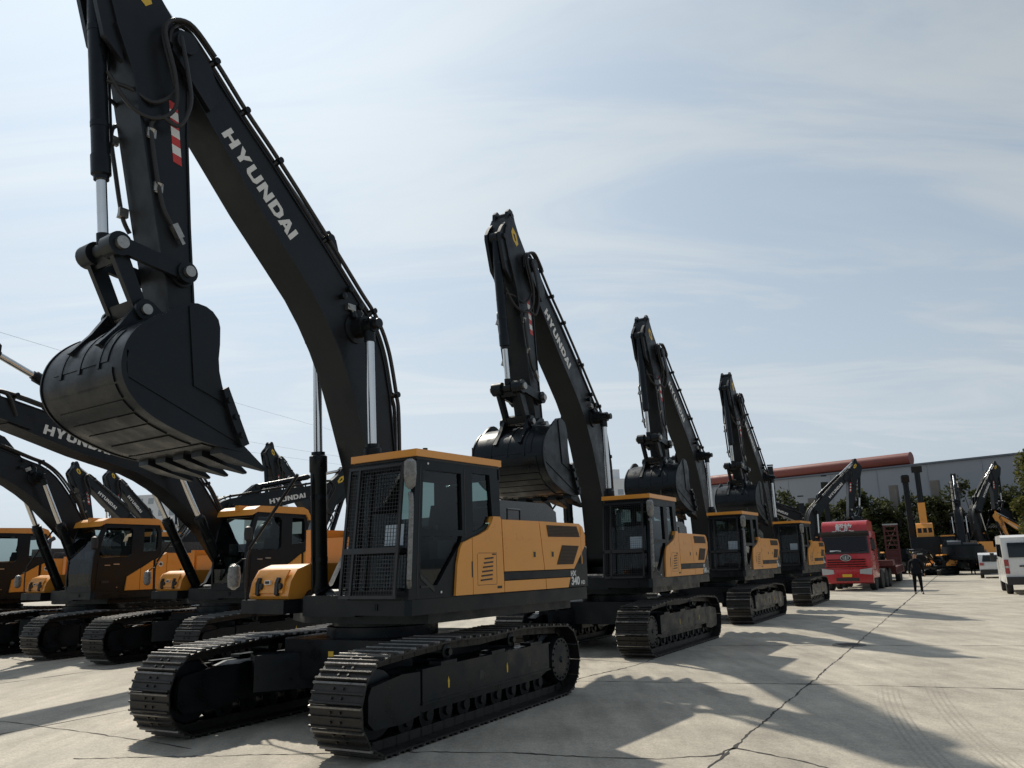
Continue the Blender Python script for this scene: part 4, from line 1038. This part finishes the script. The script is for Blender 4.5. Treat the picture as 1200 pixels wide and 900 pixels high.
def face_parts():
    b = B(); b.prism([(.02, 1.17), (.028, 1.17), (.028, 1.60), (.021, 1.60)], -.98, .98, mi=2)
    for z in (1.30, 1.42, 1.54): b.box(.02, .045, -.92, .92, z, z + .05, 1)
    b.box(.01, .03, -1.0, 1.0, 1.19, 1.23, 1); return b.mesh('grille', [BUMPER, BLACK, RPAINT], 0)
ob('grille', face_parts(), body)
b = B(); b.face([(-.035, -1.12, 1.93), (-.035, 1.12, 1.93), (-.235, 1.05, 2.72), (-.235, -1.05, 2.72)]); ob('windshield', b.mesh('windshield', DGLASS, 0), body, T_((.03, 0, 0)))
for s in (-1, 1):
    b = B(); b.prism([(-.30, 2.0), (-.46, 2.65), (-1.05, 2.65), (-1.10, 1.95)], s * 1.224, s * 1.23); ob('side_window', b.mesh('side_window', DGLASS, 0), body)
    b = B(); b.prism([(s * .62, .86), (s * 1.20, .80), (s * 1.22, 1.14), (s * .64, 1.06)], -.06, .12, 'x'); b.bevel(.03, 2); ob('headlight', b.mesh('headlight', LAMP), tr, T_((.04, 0, 0)))
    b = B(); b.tube([(-.15, s * 1.2, 2.6), (.05, s * 1.38, 2.62), (.05, s * 1.38, 2.0)], .02, 6); b.box(.0, .08, s * 1.38 - .10, s * 1.38 + .10, 2.05, 2.55); ob('mirror', b.mesh('mirror', BUMPER), tr)
    b = B(); b.box(-1.6, -.6, min(s * .95, s * 1.2), max(s * .95, s * 1.2), .55, .9); ob('step', b.mesh('step', BUMPER), tr)
b = B(); b.prism([(-.05, .36), (.12, .42), (.14, .78), (.10, 1.08), (-.1, 1.10)], -1.23, 1.23); b.bevel(.03, 2); b.box(.13, .15, -.55, .55, .50, .66, 1); bumper = ob('bumper', b.mesh('bumper', [RPAINT, BUMPER]), tr)
b = B(); b.box(.145, .155, -.23, .23, .70, .84); ob('number_plate', b.mesh('number_plate', YELP, 0), bumper)
def emblem():
    b = B(); P = []
    pts = [(0.27 * math.cos(a), .165 * math.sin(a)) for a in [2 * math.pi * k / 32 for k in range(32)]]
    inn = [(p[0] * .86, p[1] * .82) for p in pts]
    b.prism(pts, 0, .03, 'x', [inn], 0); b.prism(inn, .004, .012, 'x', (), 1)
    b.box(.012, .03, -.03, .03, -.10, .10, 0)
    for s in (-1, 1):
        for k in range(3):
            b.prism([(s * .05, .06 - .06 * k), (s * (.21 - .03 * k), .075 - .055 * k), (s * (.20 - .03 * k), .045 - .055 * k), (s * .05, .03 - .06 * k)], .012, .026, 'x', (), 0)
    return b.mesh('emblem', [LAMP, BLACK], 0)
ob('emblem', emblem(), body, T_((.02, 0, 1.66)))
me = text_mesh('解放', .42, .004, .012); me.materials.append(WHITE)
xs = [v.co.x for v in me.vertices]; cx = (min(xs) + max(xs)) / 2
ob('lettering', me, body, T_((-.285, 0, 3.06)) @ Matrix.Rotation(R(-11), 4, 'Y') @ Matrix.Rotation(math.pi / 2, 4, 'Z') @ Matrix.Rotation(math.pi / 2, 4, 'X') @ T_((-cx, 0, 0)))
b = B()
for y in (-.45, 0, .45): b.box(-.06, -.02, y - .09, y + .09, 2.99, 3.03)
ob('marker_lamp', b.mesh('marker_lamp', LAMP), body)
b = B(); b.box(-6.2, -.4, -.45, .45, .55, .85); b.box(-3.0, -2.3, -1.1, 1.1, .6, 1.3); b.bevel(.02, 1); ob('chassis', b.mesh('chassis', BUMPER), tr)
for x in (-1.0, -3.1, -4.6, -5.9):
    for s in (-1, 1): ob('wheel', WH, tr, T_((x, s * 1.05, .52)) @ (Matrix.Identity(4) if s > 0 else Matrix.Rotation(math.pi, 4, 'Z')))
a_ = R(-122)
tl = thing('trailer', 'rusty red low trailer with two loading ramps raised behind the red lorry', 'trailer', (16.95 - 6.4 * math.cos(a_), 42.9 - 6.4 * math.sin(a_), 0), R(-117))
b = B(); b.prism([(1.8, 1.15), (1.8, 1.45), (-.5, 1.45), (-1.2, 1.05), (-11.5, 1.05), (-12.6, .75), (-12.6, .55), (-11.3, .62), (-1.4, .62), (-.8, 1.15)], -1.4, 1.4); b.bevel(.02, 1)
for k in range(14): b.box(-1.6 - k * .72, -1.55 - k * .72, -1.42, 1.42, .66, 1.03)
ob('bed', b.mesh('bed', TRAILRED), tl)
for x in (-8.6, -9.8, -11.0):
    for s in (-1, 1): ob('wheel', WH, tl, T_((x, s * 1.12, .5)) @ (Matrix.Identity(4) if s > 0 else Matrix.Rotation(math.pi, 4, 'Z')))
def ramp():
    b = B()
    for y in (-.42, .42): b.box(-.06, .06, y - .06, y + .06, 0, 2.9)
    for k in range(9): b.box(-.05, .05, -.36, .36, .1 + k * .33, .18 + k * .33)
    b.box(-.02, .0, -.36, .36, .2, 1.1)
    b.tube([(0, -.36, 1.1), (0, .36, 2.7)], .03, 5); b.tube([(0, .36, 1.1), (0, -.36, 2.7)], .03, 5)
    b.box(-.07, .07, -.5, .5, 2.86, 2.95, 1); return b.mesh('ramp', [TRAILRED, STEEL])
RM = ramp()
for s in (-1, 1): ob('ramp', RM, tl, T_((-11.9, s * .85, .95)) @ Matrix.Rotation(R(-6), 4, 'Y'))
# ------------------------------------------------------------------ van and car
VW = wheel_mesh(.36, .24, STEEL)
vn = thing('van', 'white high roof van seen from behind at the right edge', 'van', (21.1, 34.2, 0), R(63))   # origin under the rear bumper
def van_body():
    b = B(); b.prism([(0, .45), (-.02, 1.0), (.06, 1.9), (.16, 2.32), (.4, 2.42), (3.6, 2.42), (4.3, 1.55), (5.2, 1.25), (5.3, .45)], -.98, .98); b.bevel(.10, 4); return b.mesh('body', WPAINT)
vb = ob('body', van_body(), vn)
def on_rear(z): return -.02 + (z - 1.0) * .08 / .9 if z < 1.9 else .06 + (z - 1.9) * .10 / .42
b = B(); b.prism([(-.04, 1.50), (-.005, 1.9), (.035, 2.10), (.09, 2.10), (.07, 1.9), (.04, 1.5)], -.78, .78)
ob('rear_window', b.mesh('rear_window', DGLASS, 0), vb)
b = B(); b.box(-.045, .2, -.008, .008, .75, 2.3); b.box(-.05, .1, -.45, .45, 1.12, 1.18); ob('door_seam', b.mesh('door_seam', HOSE, 0), vb)
b = B(); b.box(-.04, 0, -.24, .24, .95, 1.10); ob('number_plate', b.mesh('number_plate', BLUEP, 0), vb, T_((-.01, 0, 0)))
b = B(); b.box(-.12, .2, -.97, .97, .40, .72); b.bevel(.04, 2); ob('bumper', b.mesh('bumper', BUMPER), vn)
for s in (-1, 1):
    b = B(); b.box(-.04, .12, s * .90 - .08, s * .90 + .08, .85, 1.42); b.bevel(.03, 2); b.box(-.045, -.03, s * .9 - .06, s * .9 + .06, 1.08, 1.16, 1); ob('tail_light', b.mesh('tail_light', [TAILRED, LAMP]), vn)
    b = B(); b.prism([(.7, 1.5), (.7, 2.05), (3.55, 2.08), (3.9, 1.55)], s * .984, s * .99); ob('side_window', b.mesh('side_window', DGLASS, 0), vb)
    for x in (1.0, 4.3): ob('wheel', VW, vn, T_((x, s * .86, .36)) @ (Matrix.Identity(4) if s > 0 else Matrix.Rotation(math.pi, 4, 'Z')))
    b = B(); b.tube([(4.1, s * .95, 1.45), (4.15, s * 1.15, 1.45)], .03, 6); b.box(4.05, 4.2, s * 1.18 - .08, s * 1.18 + .08, 1.3, 1.7); ob('mirror', b.mesh('mirror', BUMPER), vn)
cr = thing('car', 'small white car partly hidden behind the white van', 'car', (31.9, 55.8, 0), R(61))
b = B(); b.prism([(0, .35), (-.05, .75), (.05, 1.05), (.35, 1.55), (.9, 1.68), (2.4, 1.66), (3.1, 1.10), (4.1, .95), (4.3, .6), (4.25, .35)], -.88, .88); b.bevel(.09, 4); cb_ = ob('body', b.mesh('body', WPAINT), cr)
b = B(); b.face([(.06, -.68, 1.08), (.06, .68, 1.08), (.33, .6, 1.5), (.33, -.6, 1.5)]); ob('rear_window', b.mesh('rear_window', DGLASS, 0), cb_, T_((-.03, 0, .01)))
b = B(); b.box(-.09, .2, -.85, .85, .3, .58); b.bevel(.04, 2); ob('bumper', b.mesh('bumper', BUMPER), cr)
for s in (-1, 1):
    b = B(); b.box(-.07, .1, s * .72 - .12, s * .72 + .12, .85, 1.02); ob('tail_light', b.mesh('tail_light', TAILRED), cr)
    b = B(); b.prism([(.35, 1.1), (.6, 1.52), (2.2, 1.54), (2.8, 1.12)], s * .884, s * .89); ob('side_window', b.mesh('side_window', DGLASS, 0), cb_)
    for x in (.8, 3.4): ob('wheel', VW, cr, T_((x, s * .78, .34)) @ Matrix.Scale(.94, 4))

# ------------------------------------------------------------------ people
def skin_mesh(name, verts, edges, radii, mats, root=0, levels=2):
    me = bpy.data.meshes.new(name); me.from_pydata([Vector(v) for v in verts], edges, [])
    o = bpy.data.objects.new(name, me); COL.objects.link(o)
    sk = o.modifiers.new('skin', 'SKIN'); sk.use_smooth_shade = True
    su = o.modifiers.new('sub', 'SUBSURF'); su.levels = levels; su.render_levels = levels
    lay = me.skin_vertices[0].data
    for i, r in enumerate(radii):
        lay[i].radius = r if isinstance(r, tuple) else (r, r); lay[i].use_root = (i == root)
    bpy.context.view_layer.update(); dg = bpy.context.evaluated_depsgraph_get()
    out = bpy.data.meshes.new_from_object(o.evaluated_get(dg)); out.name = name
    bpy.data.objects.remove(o)
    out.materials.clear()
    for m in mats: out.materials.append(m)
    out.shade_smooth(); return out
def person(name, label, loc, rz, height=1.76, stride=.18):
    k = height / 1.76
    V = [(0, 0, .98), (0, 0, 1.15), (0, 0, 1.32), (-.01, 0, 1.45), (.0, 0, 1.52), (.02, 0, 1.58), (.03, 0, 1.66), (.03, 0, 1.74)]
    E = [(0, 1), (1, 2), (2, 3), (3, 4), (4, 5), (5, 6), (6, 7)]; Rr = [(.16, .125), (.165, .125), (.185, .125), (.15, .10), (.062, .062), (.075, .085), (.085, .10), (.055, .07)]
    for s in (-1, 1):
        i = len(V); V += [(-.01, s * .19, 1.42), (-.03, s * .27, 1.14), (.06, s * .29, .90)]; E += [(3, i), (i, i + 1), (i + 1, i + 2)]; Rr += [.075, .062, .045]
        # palm, then four bent fingers and a thumb
        w = i + 2; j = len(V); V += [(.085, s * .295, .83)]; E += [(w, j)]; Rr += [(.024, .04)]
        for q in range(4):
            f = len(V); dx = (-.03 + .02 * q); ln = (.85, 1.0, .95, .72)[q]
            V += [(.095 + dx, s * .292, .80), (.105 + dx, s * .285, .80 - .04 * ln), (.100 + dx, s * .27, .80 - .075 * ln)]; E += [(j, f), (f, f + 1), (f + 1, f + 2)]; Rr += [.010, .009, .008]
        f = len(V); V += [(.125, s * .285, .845), (.145, s * .278, .81)]; E += [(j, f), (f, f + 1)]; Rr += [.011, .009]
        st = stride * s
        i = len(V); V += [(.0, s * .10, .90), (.04 + st * .55, s * .105, .50), (st * 1.0 - .03, s * .11, .10), (st + .09, s * .125, .045), (st + .17, s * .13, .035)]
        E += [(0, i), (i, i + 1), (i + 1, i + 2), (i + 2, i + 3), (i + 3, i + 4)]; Rr += [.105, .075, .05, .045, .032]
    me = skin_mesh('person', V, E, Rr, [SKIN, JACKET, TROUSER, SHOE])
    for p in me.polygons:
        c = p.center; z = c.z
        if z < .10: p.material_index = 3
        elif z < .90 and abs(c.y) < .235: p.material_index = 2
        elif z < .875: p.material_index = 0
        elif z < 1.53: p.material_index = 1
        else: p.material_index = 0
    o = ob(name, me); o.location = loc; o.rotation_euler = (0, 0, rz); o.scale = (k,) * 3
    tag(o, label, 'person')
    b = B(); bmesh.ops.create_uvsphere(b.bm, u_segments=16, v_segments=10, radius=1.0)
    for v in b.bm.verts:
        v.co = Vector((v.co.x * .115 + .005, v.co.y * .10, v.co.z * .115 + 1.70))
        if v.co.z < 1.66 and v.co.x > .02: v.co.x = .02
        if v.co.z < 1.61: v.co.z = 1.61
        if v.co.x > .06 and v.co.z < 1.74: v.co.x = .06
    ob('hair', b.mesh('hair', HAIR), o)
    b = B(); b.prism([(.105, 1.66), (.155, 1.635), (.105, 1.63)], -.014, .014); b.box(.108, .122, -.028, .028, 1.600, 1.608, 1)
    for s in (-1, 1): b.box(.112, .124, s * .035 - .014, s * .035 + .014, 1.668, 1.68, 1); b.box(.02, .05, s * .088 - .008, s * .088 + .008, 1.63, 1.69, 0)
    ob('face', b.mesh('face', [SKIN, HAIR]), o)
    # jacket hem and open collar
    b = B(); b.lathe([(.0001, -.01), (.185, -.01), (.19, .0), (.19, .16), (.17, .22), (.0001, .22)], (0, 0, .88), 'z', 18)
    for v in b.bm.verts: v.co.x *= .72
    ob('jacket', b.mesh('jacket', JACKET), o)
    return o
person('person', 'man in a dark jacket and black trousers walking across the open concrete', (17.95, 37.6, 0), R(-108), 1.80, .20)
person('person', 'distant man in black standing before the machine seen from behind', (36.0, 66.0, 0), R(-110), 1.72, .06)

# ------------------------------------------------------------------ far machines with masts
def crawler(parent, w=1.5, l=2.2):
    b = B()
    for s in (-1, 1):
        y0, y1 = sorted((s * w, s * (w - .6))); b.prism([(-l, .3), (-l + .3, 0), (l - .3, 0), (l, .3), (l, .7), (l - .3, 1.0), (-l + .3, 1.0), (-l, .7)], y0, y1)
    b.box(-l * .6, l * .6, -w + .5, w - .5, .4, 1.1); b.bevel(.04, 1)
    ob('crawler', b.mesh('crawler', TRACK), parent)
def mast(loc, rz, h, lean, label, flare=True, wid=.42):
    t = thing('drill_rig', label, 'drill rig', loc, rz, 'black raised masts at the far end of the yard'); crawler(t)
    b = B(); b.box(-2.4, 1.0, -1.3, 1.3, 1.15, 2.2); b.box(-.2, 1.2, .4, 1.3, 1.15, 2.9); b.bevel(.06, 2); ob('house', b.mesh('house', BLACK), t)
    M = T_((1.6, 0, 1.0)) @ rotxz(R(lean))
    b = B(); b.prism([(-wid * .62, 0), (wid * .62, 0), (wid * .5, h - 1.0), (-wid * .5, h - 1.0)], -wid * .55, wid * .55, 'y', (), 0, M); b.bevel(.03, 1)
    for k in range(int(h / .8)): b.box(-wid * .66, wid * .66, -wid * .6, wid * .6, .5 + k * .8, .58 + k * .8, 0, M)
    b.tube([M @ Vector((wid * .7, wid * .3, .5)), M @ Vector((wid * .7, wid * .3, h - 1.6))], .035, 6)
    m_ = ob('mast', b.mesh('mast', BOOM), t)
    if flare:
        b = B(); b.prism([(-wid * .5, h - 1.5), (wid * .5, h - 1.5), (wid * 1.0, h - 1.0), (wid * .9, h - .9), (-wid * .9, h - .9), (-wid * 1.0, h - 1.0)], -wid * .8, wid * .8, 'y', (), 0, M); ob('mast_head', b.mesh('mast_head', BOOM), m_)
    return t
mast((27.1, 85.8, 0), R(-110), 11.0, 0, 'leftmost black mast, standing tall before the wall above the last row cab', False, .5)
mast((30.3, 86.9, 0), R(-110), 7.2, 0, 'short black mast between the two slanting booms', False, .5)
mast((31.2, 82.3, 0), R(-110), 8.8, 0, 'black mast with flared head rising over the red lorry cab', True, .42)
mast((36.2, 76.0, 0), R(-110), 8.6, 0, 'black mast leaning slightly behind the raised trailer ramp', True, .42)
ct = thing('crane', 'yellow crane turret with black telescopic boom rising beyond the walking man', 'crane', (34.9, 70.6, 0), R(-115)); crawler(ct)
b = B(); b.box(-1.6, 1.2, -1.2, 1.2, 1.1, 3.1); b.bevel(.08, 2); ob('carrier', b.mesh('carrier', BLACK), ct)
b = B(); b.prism([(-.9, 3.1), (.6, 3.1), (.6, 3.85), (.3, 4.2), (-.7, 4.3)], -.64, .64); b.bevel(.06, 2); q_ = ob('turret', b.mesh('turret', ORANGE), ct)
b = B()
for y in (-.4, 0, .4): b.box(.602, .612, y - .14, y + .14, 3.45, 3.85)
ob('turret_window', b.mesh('turret_window', DGLASS, 0), q_)
b = B(); b.prism([(-.25, 4.3), (.3, 4.3), (.32, 6.0), (-.08, 6.0)], -.28, .28); b.bevel(.02, 1); ob('boom', b.mesh('boom', ORANGE), ct)
b = B(); b.prism([(-.05, 6.0), (.30, 6.0), (.36, 8.7), (.06, 8.7)], -.22, .22); b.prism([(0, 8.6), (.4, 8.6), (.62, 9.1), (-.15, 9.1)], -.42, .42); b.tube([(.42, .1, 6.2), (.42, .1, 8.6)], .04, 6); b.bevel(.015, 1); ob('upper_boom', b.mesh('upper_boom', BOOM), ct)

# ------------------------------------------------------------------ warehouse, posts, apartments, cables
w0, w1 = Vector((26.7, 120.7)), Vector((62.5, 80.8)); d = (w1 - w0); Lw = d.length; ang = math.atan2(d.y, d.x)
wh = thing('warehouse', 'long grey sheet metal warehouse wall behind the trees', 'building', (w0.x, w0.y, 0), ang)
b = B(); b.box(0, Lw, 0, 30, 0, 12.0)
for k in range(int(Lw / 6)): b.box(k * 6 + 2.96, k * 6 + 3.04, -.05, 0, 0, 11.9)
ob('wall', b.mesh('wall', WALLG, 0), wh)
b = B(); b.box(-.2, Lw + .2, -.2, 30.2, 12.02, 12.22); ob('roof_edge', b.mesh('roof_edge', mat('roof_trim', (.12, .14, .17), .5)), wh)
te = (Vector((47.19, 97.14)) - w0).length
b = B(); b.cyl((-.3, .4, 12.95), (te, .4, 12.95), .74, 20); b.cyl((te, .4, 12.95), (te + .02, .4, 12.95), .80, 20); ob('roof_ridge', b.mesh('roof_ridge', TUBER), wh)
for i, (x, y, h_, lab) in enumerate(((42.03, 90.74, 9.2, 'grey concrete post left of the yellow crane'), (44.84, 87.14, 9.3, 'grey concrete post right of the yellow crane'), (36.8, 101.54, 8.8, 'grey concrete post rising between the short mast and the flared mast'))):
    b = B(); b.prism([(-.42, 0), (.42, 0), (.40, h_), (-.40, h_)], -.40, .40); b.bevel(.03, 1); o = ob('post', b.mesh('post', POSTG)); o.location = (x, y, 0); o.rotation_euler = (0, 0, R(-40)); tag(o, lab, 'post', 'grey concrete posts before the warehouse')
def tower(x, y, w, h_, lab, rz):
    t = thing('apartment_building', lab, 'building', (x, y, 0), rz, 'pale apartment towers on the horizon')
    b = B(); b.box(-w / 2, w / 2, -6, 6, 0, h_); b.box(-w / 6, w / 6, -2, 2, h_, h_ + 3); ob('wall', b.mesh('wall', APTW, 0), t)
    nz = int(h_ / 3.1)
    def win():
        q = B(); q.box(-.8, .8, -.03, 0, 0, 1.5); return q.mesh('window', APTG, 0)
    for k in range(nz):
        for j in range(int(w / 3.2)): ob('window', cached('aptwin', win), t, T_((-w / 2 + 1.6 + j * 3.2, -6, 1 + k * 3.1)))
tower(27.4, 228, 9, 24, 'pale apartment tower beside the second excavator boom', R(10)); tower(31.5, 240, 7, 20, 'lower pale apartment block right of the tower', R(8))
tower(-88, 212, 16, 22, 'pale apartment block showing between the left row machines', R(-15)); tower(-98, 220, 12, 19, 'wide pale apartment block at far left under the booms', R(-18))
tower(-70, 240, 14, 18, 'pale apartment block behind the level boom', R(-12))
for i, (pa, pb, lab) in enumerate((((-47.1, 64.7, 24.5), (-20, 229, 31.7), 'upper of the thin power cables sloping across the left sky'), ((-46.6, 65, 18.5), (-20, 229, 28.3), 'middle thin power cable below the upper one'), ((-46.5, 65.1, 17.0), (-20.1, 229.1, 26.9), 'lowest thin power cable just above the left booms'))):
    pa = Vector(pa); pb = Vector(pb); pa = pa + (pa - pb) * .4; b = B(); P = []
    for k in range(41):
        q = k / 40; v = pa.lerp(pb, q); P.append((v.x, v.y, v.z - 1.2 * 4 * q * (1 - q)))
    b.tube(P, .014, 5, 0, False); tag(ob('power_cable', b.mesh('power_cable', CABLE)), lab, 'cable', 'power cables over the yard')

# ------------------------------------------------------------------ trees
def tree_meshes(seed, h_, r, trunk_h, n, leaf, m, squash=1.0):
    rnd = random.Random(seed)
    b = B(); lean = rnd.uniform(-.15, .15)
    b.tube([(0, 0, 0), (lean * .4, .05, trunk_h * .6), (lean, .1, trunk_h * 1.3), (lean * 1.2, .05, h_ * .8)], [.17, .03], 8, 0, True, 3)
    cl = []
    for k in range(26):
        a = rnd.uniform(0, 6.283); zz = rnd.random(); z = trunk_h + (h_ - trunk_h) * zz
        prof = math.sin(math.pi * min(1, (zz * .80 + .16))) ** .7
        rr = r * prof * math.sqrt(rnd.random()); cl.append((Vector((rr * math.cos(a), rr * math.sin(a), z)), r * rnd.uniform(.22, .42)))
    for c, q in cl[:14]:
        b.tube([(lean, .08, c.z * .55 + trunk_h * .3), (c.x * .5, c.y * .5, c.z * .85), tuple(c)], [.06, .012], 5, 0, True, 2)
    trunk = b.mesh('trunk', BARK)
    b = B()
    for k in range(n):
        c, q = cl[rnd.randrange(len(cl))]
        dv = Vector((rnd.gauss(0, 1), rnd.gauss(0, 1), rnd.gauss(0, 1) * .8)).normalized() * q * (rnd.random() ** .45)
        p = c + dv; s = leaf * rnd.uniform(.6, 1.3)
        x = Vector((rnd.gauss(0, 1), rnd.gauss(0, 1), rnd.gauss(0, .6))).normalized(); y = x.cross(Vector((rnd.gauss(0, 1), rnd.gauss(0, 1), rnd.gauss(0, 1)))).normalized()
        b.face([p - x * s, p - y * s * .5, p + x * s, p + y * s * .5])
    crown = b.mesh('crown', m, 0)
    return trunk, crown
TM = [tree_meshes(11, 8.2, 3.3, 1.3, 5200, .24, LEAFD), tree_meshes(12, 7.4, 3.5, 1.1, 5200, .24, LEAFD), tree_meshes(13, 8.9, 3.1, 1.3, 5000, .24, LEAFD)]
TBIG = tree_meshes(21, 9.6, 3.1, .8, 15000, .17, LEAFY)
def tree(tm, x, y, rz, sc, lab, grp='trees before the warehouse wall'):
    t = thing('tree', lab, 'tree', (x, y, 0), rz, grp); t.scale = (sc,) * 3
    ob('trunk', tm[0], t); ob('crown', tm[1], t); return t
TP = [(26.0, 96.6), (28.6, 95.8), (31.4, 96.8), (33.6, 94.0), (36.0, 95.0), (37.8, 92.0), (39.6, 92.8), (41.0, 89.8), (42.8, 90.0), (43.8, 87.2), (45.4, 86.8), (46.6, 84.2), (48.2, 83.4), (49.4, 81.0), (51.0, 80.0), (53, 78.2), (55.2, 77)]
where = ['behind the last row cab', 'behind the black mast nearest the last cab', 'behind the left slanting boom', 'behind the foot of the right slanting boom', 'under the right slanting boom', 'just above the lorry roof', 'above the first trailer ramp', 'between the two trailer ramps', 'above the second trailer ramp', 'left of the yellow crane', 'behind the yellow crane', 'right of the yellow crane', 'left of the boom seen from behind', 'behind the boom seen from behind', 'right of the boom seen from behind', 'behind the tall folded boom', 'beyond the white van']
for i, (x, y) in enumerate(TP):
    k = i % 3
    tree(TM[k], x, y, random.uniform(0, 6.28), random.uniform(.86, 1.05), 'dark green bushy tree ' + where[i])
tree(TBIG, 33.9, 52.5, .4, .80, 'large yellowish green tree rising at the right edge of the yard', 'trees at the right edge'); tree(TBIG, 36.6, 53.4, 2.2, .82, 'second yellow green tree at the far right, behind the van', 'trees at the right edge')

# ------------------------------------------------------------------ light, sky, camera
AZ, EL = -28.0, 45.3
w = bpy.data.worlds.new('World'); scene.world = w; w.use_nodes = True
nt = w.node_tree; L = nt.links.new; bg = nt.nodes['Background']
sky = nn(nt, 'ShaderNodeTexSky', sky_type='NISHITA'); sky.sun_disc = False; sky.sun_elevation = R(EL); sky.sun_rotation = R(AZ)
sky.air_density = 1.2; sky.dust_density = 3.0; sky.ozone_density = 1.0; sky.altitude = 30
tc = nn(nt, 'ShaderNodeTexCoord'); sx = nn(nt, 'ShaderNodeSeparateXYZ'); L(tc.outputs['Generated'], sx.inputs[0])
az = nn(nt, 'ShaderNodeMath', operation='MAXIMUM'); L(sx.outputs[2], az.inputs[0]); az.inputs[1].default_value = .0
a2 = nn(nt, 'ShaderNodeMath', operation='ADD'); L(az.outputs[0], a2.inputs[0]); a2.inputs[1].default_value = .22
dv = nn(nt, 'ShaderNodeVectorMath', operation='DIVIDE'); L(tc.outputs['Generated'], dv.inputs[0]); cb = nn(nt, 'ShaderNodeCombineXYZ')
for i in range(3): L(a2.outputs[0], cb.inputs[i])
L(cb.outputs[0], dv.inputs[1])
mp = nn(nt, 'ShaderNodeMapping'); L(dv.outputs[0], mp.inputs[0]); mp.inputs['Rotation'].default_value = (0, 0, R(25)); mp.inputs['Scale'].default_value = (.55, 2.1, 0)
n1 = nn(nt, 'ShaderNodeTexNoise'); n1.inputs['Scale'].default_value = 1.4; n1.inputs['Detail'].default_value = 9; n1.inputs['Roughness'].default_value = .58; n1.inputs['Distortion'].default_value = .9; L(mp.outputs[0], n1.inputs['Vector'])
r1 = nn(nt, 'ShaderNodeMapRange', interpolation_type='SMOOTHSTEP'); L(n1.outputs[0], r1.inputs[0]); r1.inputs[1].default_value = .40; r1.inputs[2].default_value = .66; r1.inputs[3].default_value = .0; r1.inputs[4].default_value = 1.0
bw = nn(nt, 'ShaderNodeRGBToBW'); L(sky.outputs[0], bw.inputs[0])
cs = nn(nt, 'ShaderNodeVectorMath', operation='SCALE'); cs.inputs[0].default_value = (1.36, 1.44, 1.50); L(bw.outputs[0], cs.inputs['Scale'])
mx = nn(nt, 'ShaderNodeMix', data_type='RGBA'); hz = nn(nt, 'ShaderNodeMapRange', interpolation_type='SMOOTHSTEP'); L(sx.outputs[2], hz.inputs[0]); hz.inputs[1].default_value = .0; hz.inputs[2].default_value = .40; hz.inputs[3].default_value = .55; hz.inputs[4].default_value = .0
hm = nn(nt, 'ShaderNodeMath', operation='MAXIMUM'); L(hz.outputs[0], hm.inputs[0]); L(r1.outputs[0], hm.inputs[1])
L(hm.outputs[0], mx.inputs[0]); hb = nn(nt, 'ShaderNodeVectorMath', operation='SCALE'); hb.inputs[0].default_value = (.885, 1.02, 1.165); L(bw.outputs[0], hb.inputs['Scale'])
m0 = nn(nt, 'ShaderNodeMix', data_type='RGBA'); m0.inputs[0].default_value = .82; L(sky.outputs[0], m0.inputs[6]); L(hb.outputs[0], m0.inputs[7]); L(m0.outputs[2], mx.inputs[6]); L(cs.outputs[0], mx.inputs[7])
b2 = nn(nt, 'ShaderNodeRGBToBW'); L(mx.outputs[2], b2.inputs[0])
den = nn(nt, 'ShaderNodeMath', operation='MULTIPLY_ADD'); L(b2.outputs[0], den.inputs[0]); den.inputs[1].default_value = .205; den.inputs[2].default_value = 1.0
iv = nn(nt, 'ShaderNodeMath', operation='DIVIDE'); iv.inputs[0].default_value = 1.0; L(den.outputs[0], iv.inputs[1])
fs = nn(nt, 'ShaderNodeVectorMath', operation='SCALE'); L(mx.outputs[2], fs.inputs[0]); L(iv.outputs[0], fs.inputs['Scale'])
tn = nn(nt, 'ShaderNodeVectorMath', operation='MULTIPLY'); L(fs.outputs[0], tn.inputs[0]); tn.inputs[1].default_value = (.955, 1.0, 1.035)
L(tn.outputs[0], bg.inputs[0]); bg.inputs[1].default_value = .222
sd = bpy.data.lights.new('sun', 'SUN'); sd.energy = 4.3; sd.angle = R(.9); sd.color = (1.0, .92, .79)
so = bpy.data.objects.new('sun', sd); COL.objects.link(so)
dirv = Vector((math.sin(R(AZ)) * math.cos(R(EL)), math.cos(R(AZ)) * math.cos(R(EL)), math.sin(R(EL))))
so.rotation_euler = dirv.to_track_quat('Z', 'Y').to_euler(); so.location = (0, 0, 40)

cd = bpy.data.cameras.new('camera'); co = bpy.data.objects.new('camera', cd); COL.objects.link(co); scene.camera = co
cd.sensor_fit = 'HORIZONTAL'; cd.sensor_width = 36; cd.lens = 36 * 950 / 1200; cd.clip_end = 3000; cd.clip_start = .05
pi_, ro_ = R(12.585), R(-1.719)
fwd = Vector((0, math.cos(pi_), math.sin(pi_))); rt = Vector((1, 0, 0)); up = Vector((0, -math.sin(pi_), math.cos(pi_)))
r2 = rt * math.cos(ro_) + up * math.sin(ro_); u2 = rt * -math.sin(ro_) + up * math.cos(ro_)
r2, u2 = rt * math.cos(ro_) - up * -math.sin(ro_), up * math.cos(ro_) - rt * math.sin(ro_)
Mc = Matrix((r2, u2, -fwd)).transposed().to_4x4(); Mc.translation = (0, 0, 1.802); co.matrix_world = Mc
scene.view_settings.view_transform = 'Standard'; scene.view_settings.look = 'None'; scene.view_settings.exposure = 0; scene.view_settings.gamma = 1
scene.render.engine = 'CYCLES'
scene.cycles.max_bounces = 8; scene.cycles.transparent_max_bounces = 24; scene.cycles.use_denoising = True; scene.cycles.sample_clamp_indirect = 6
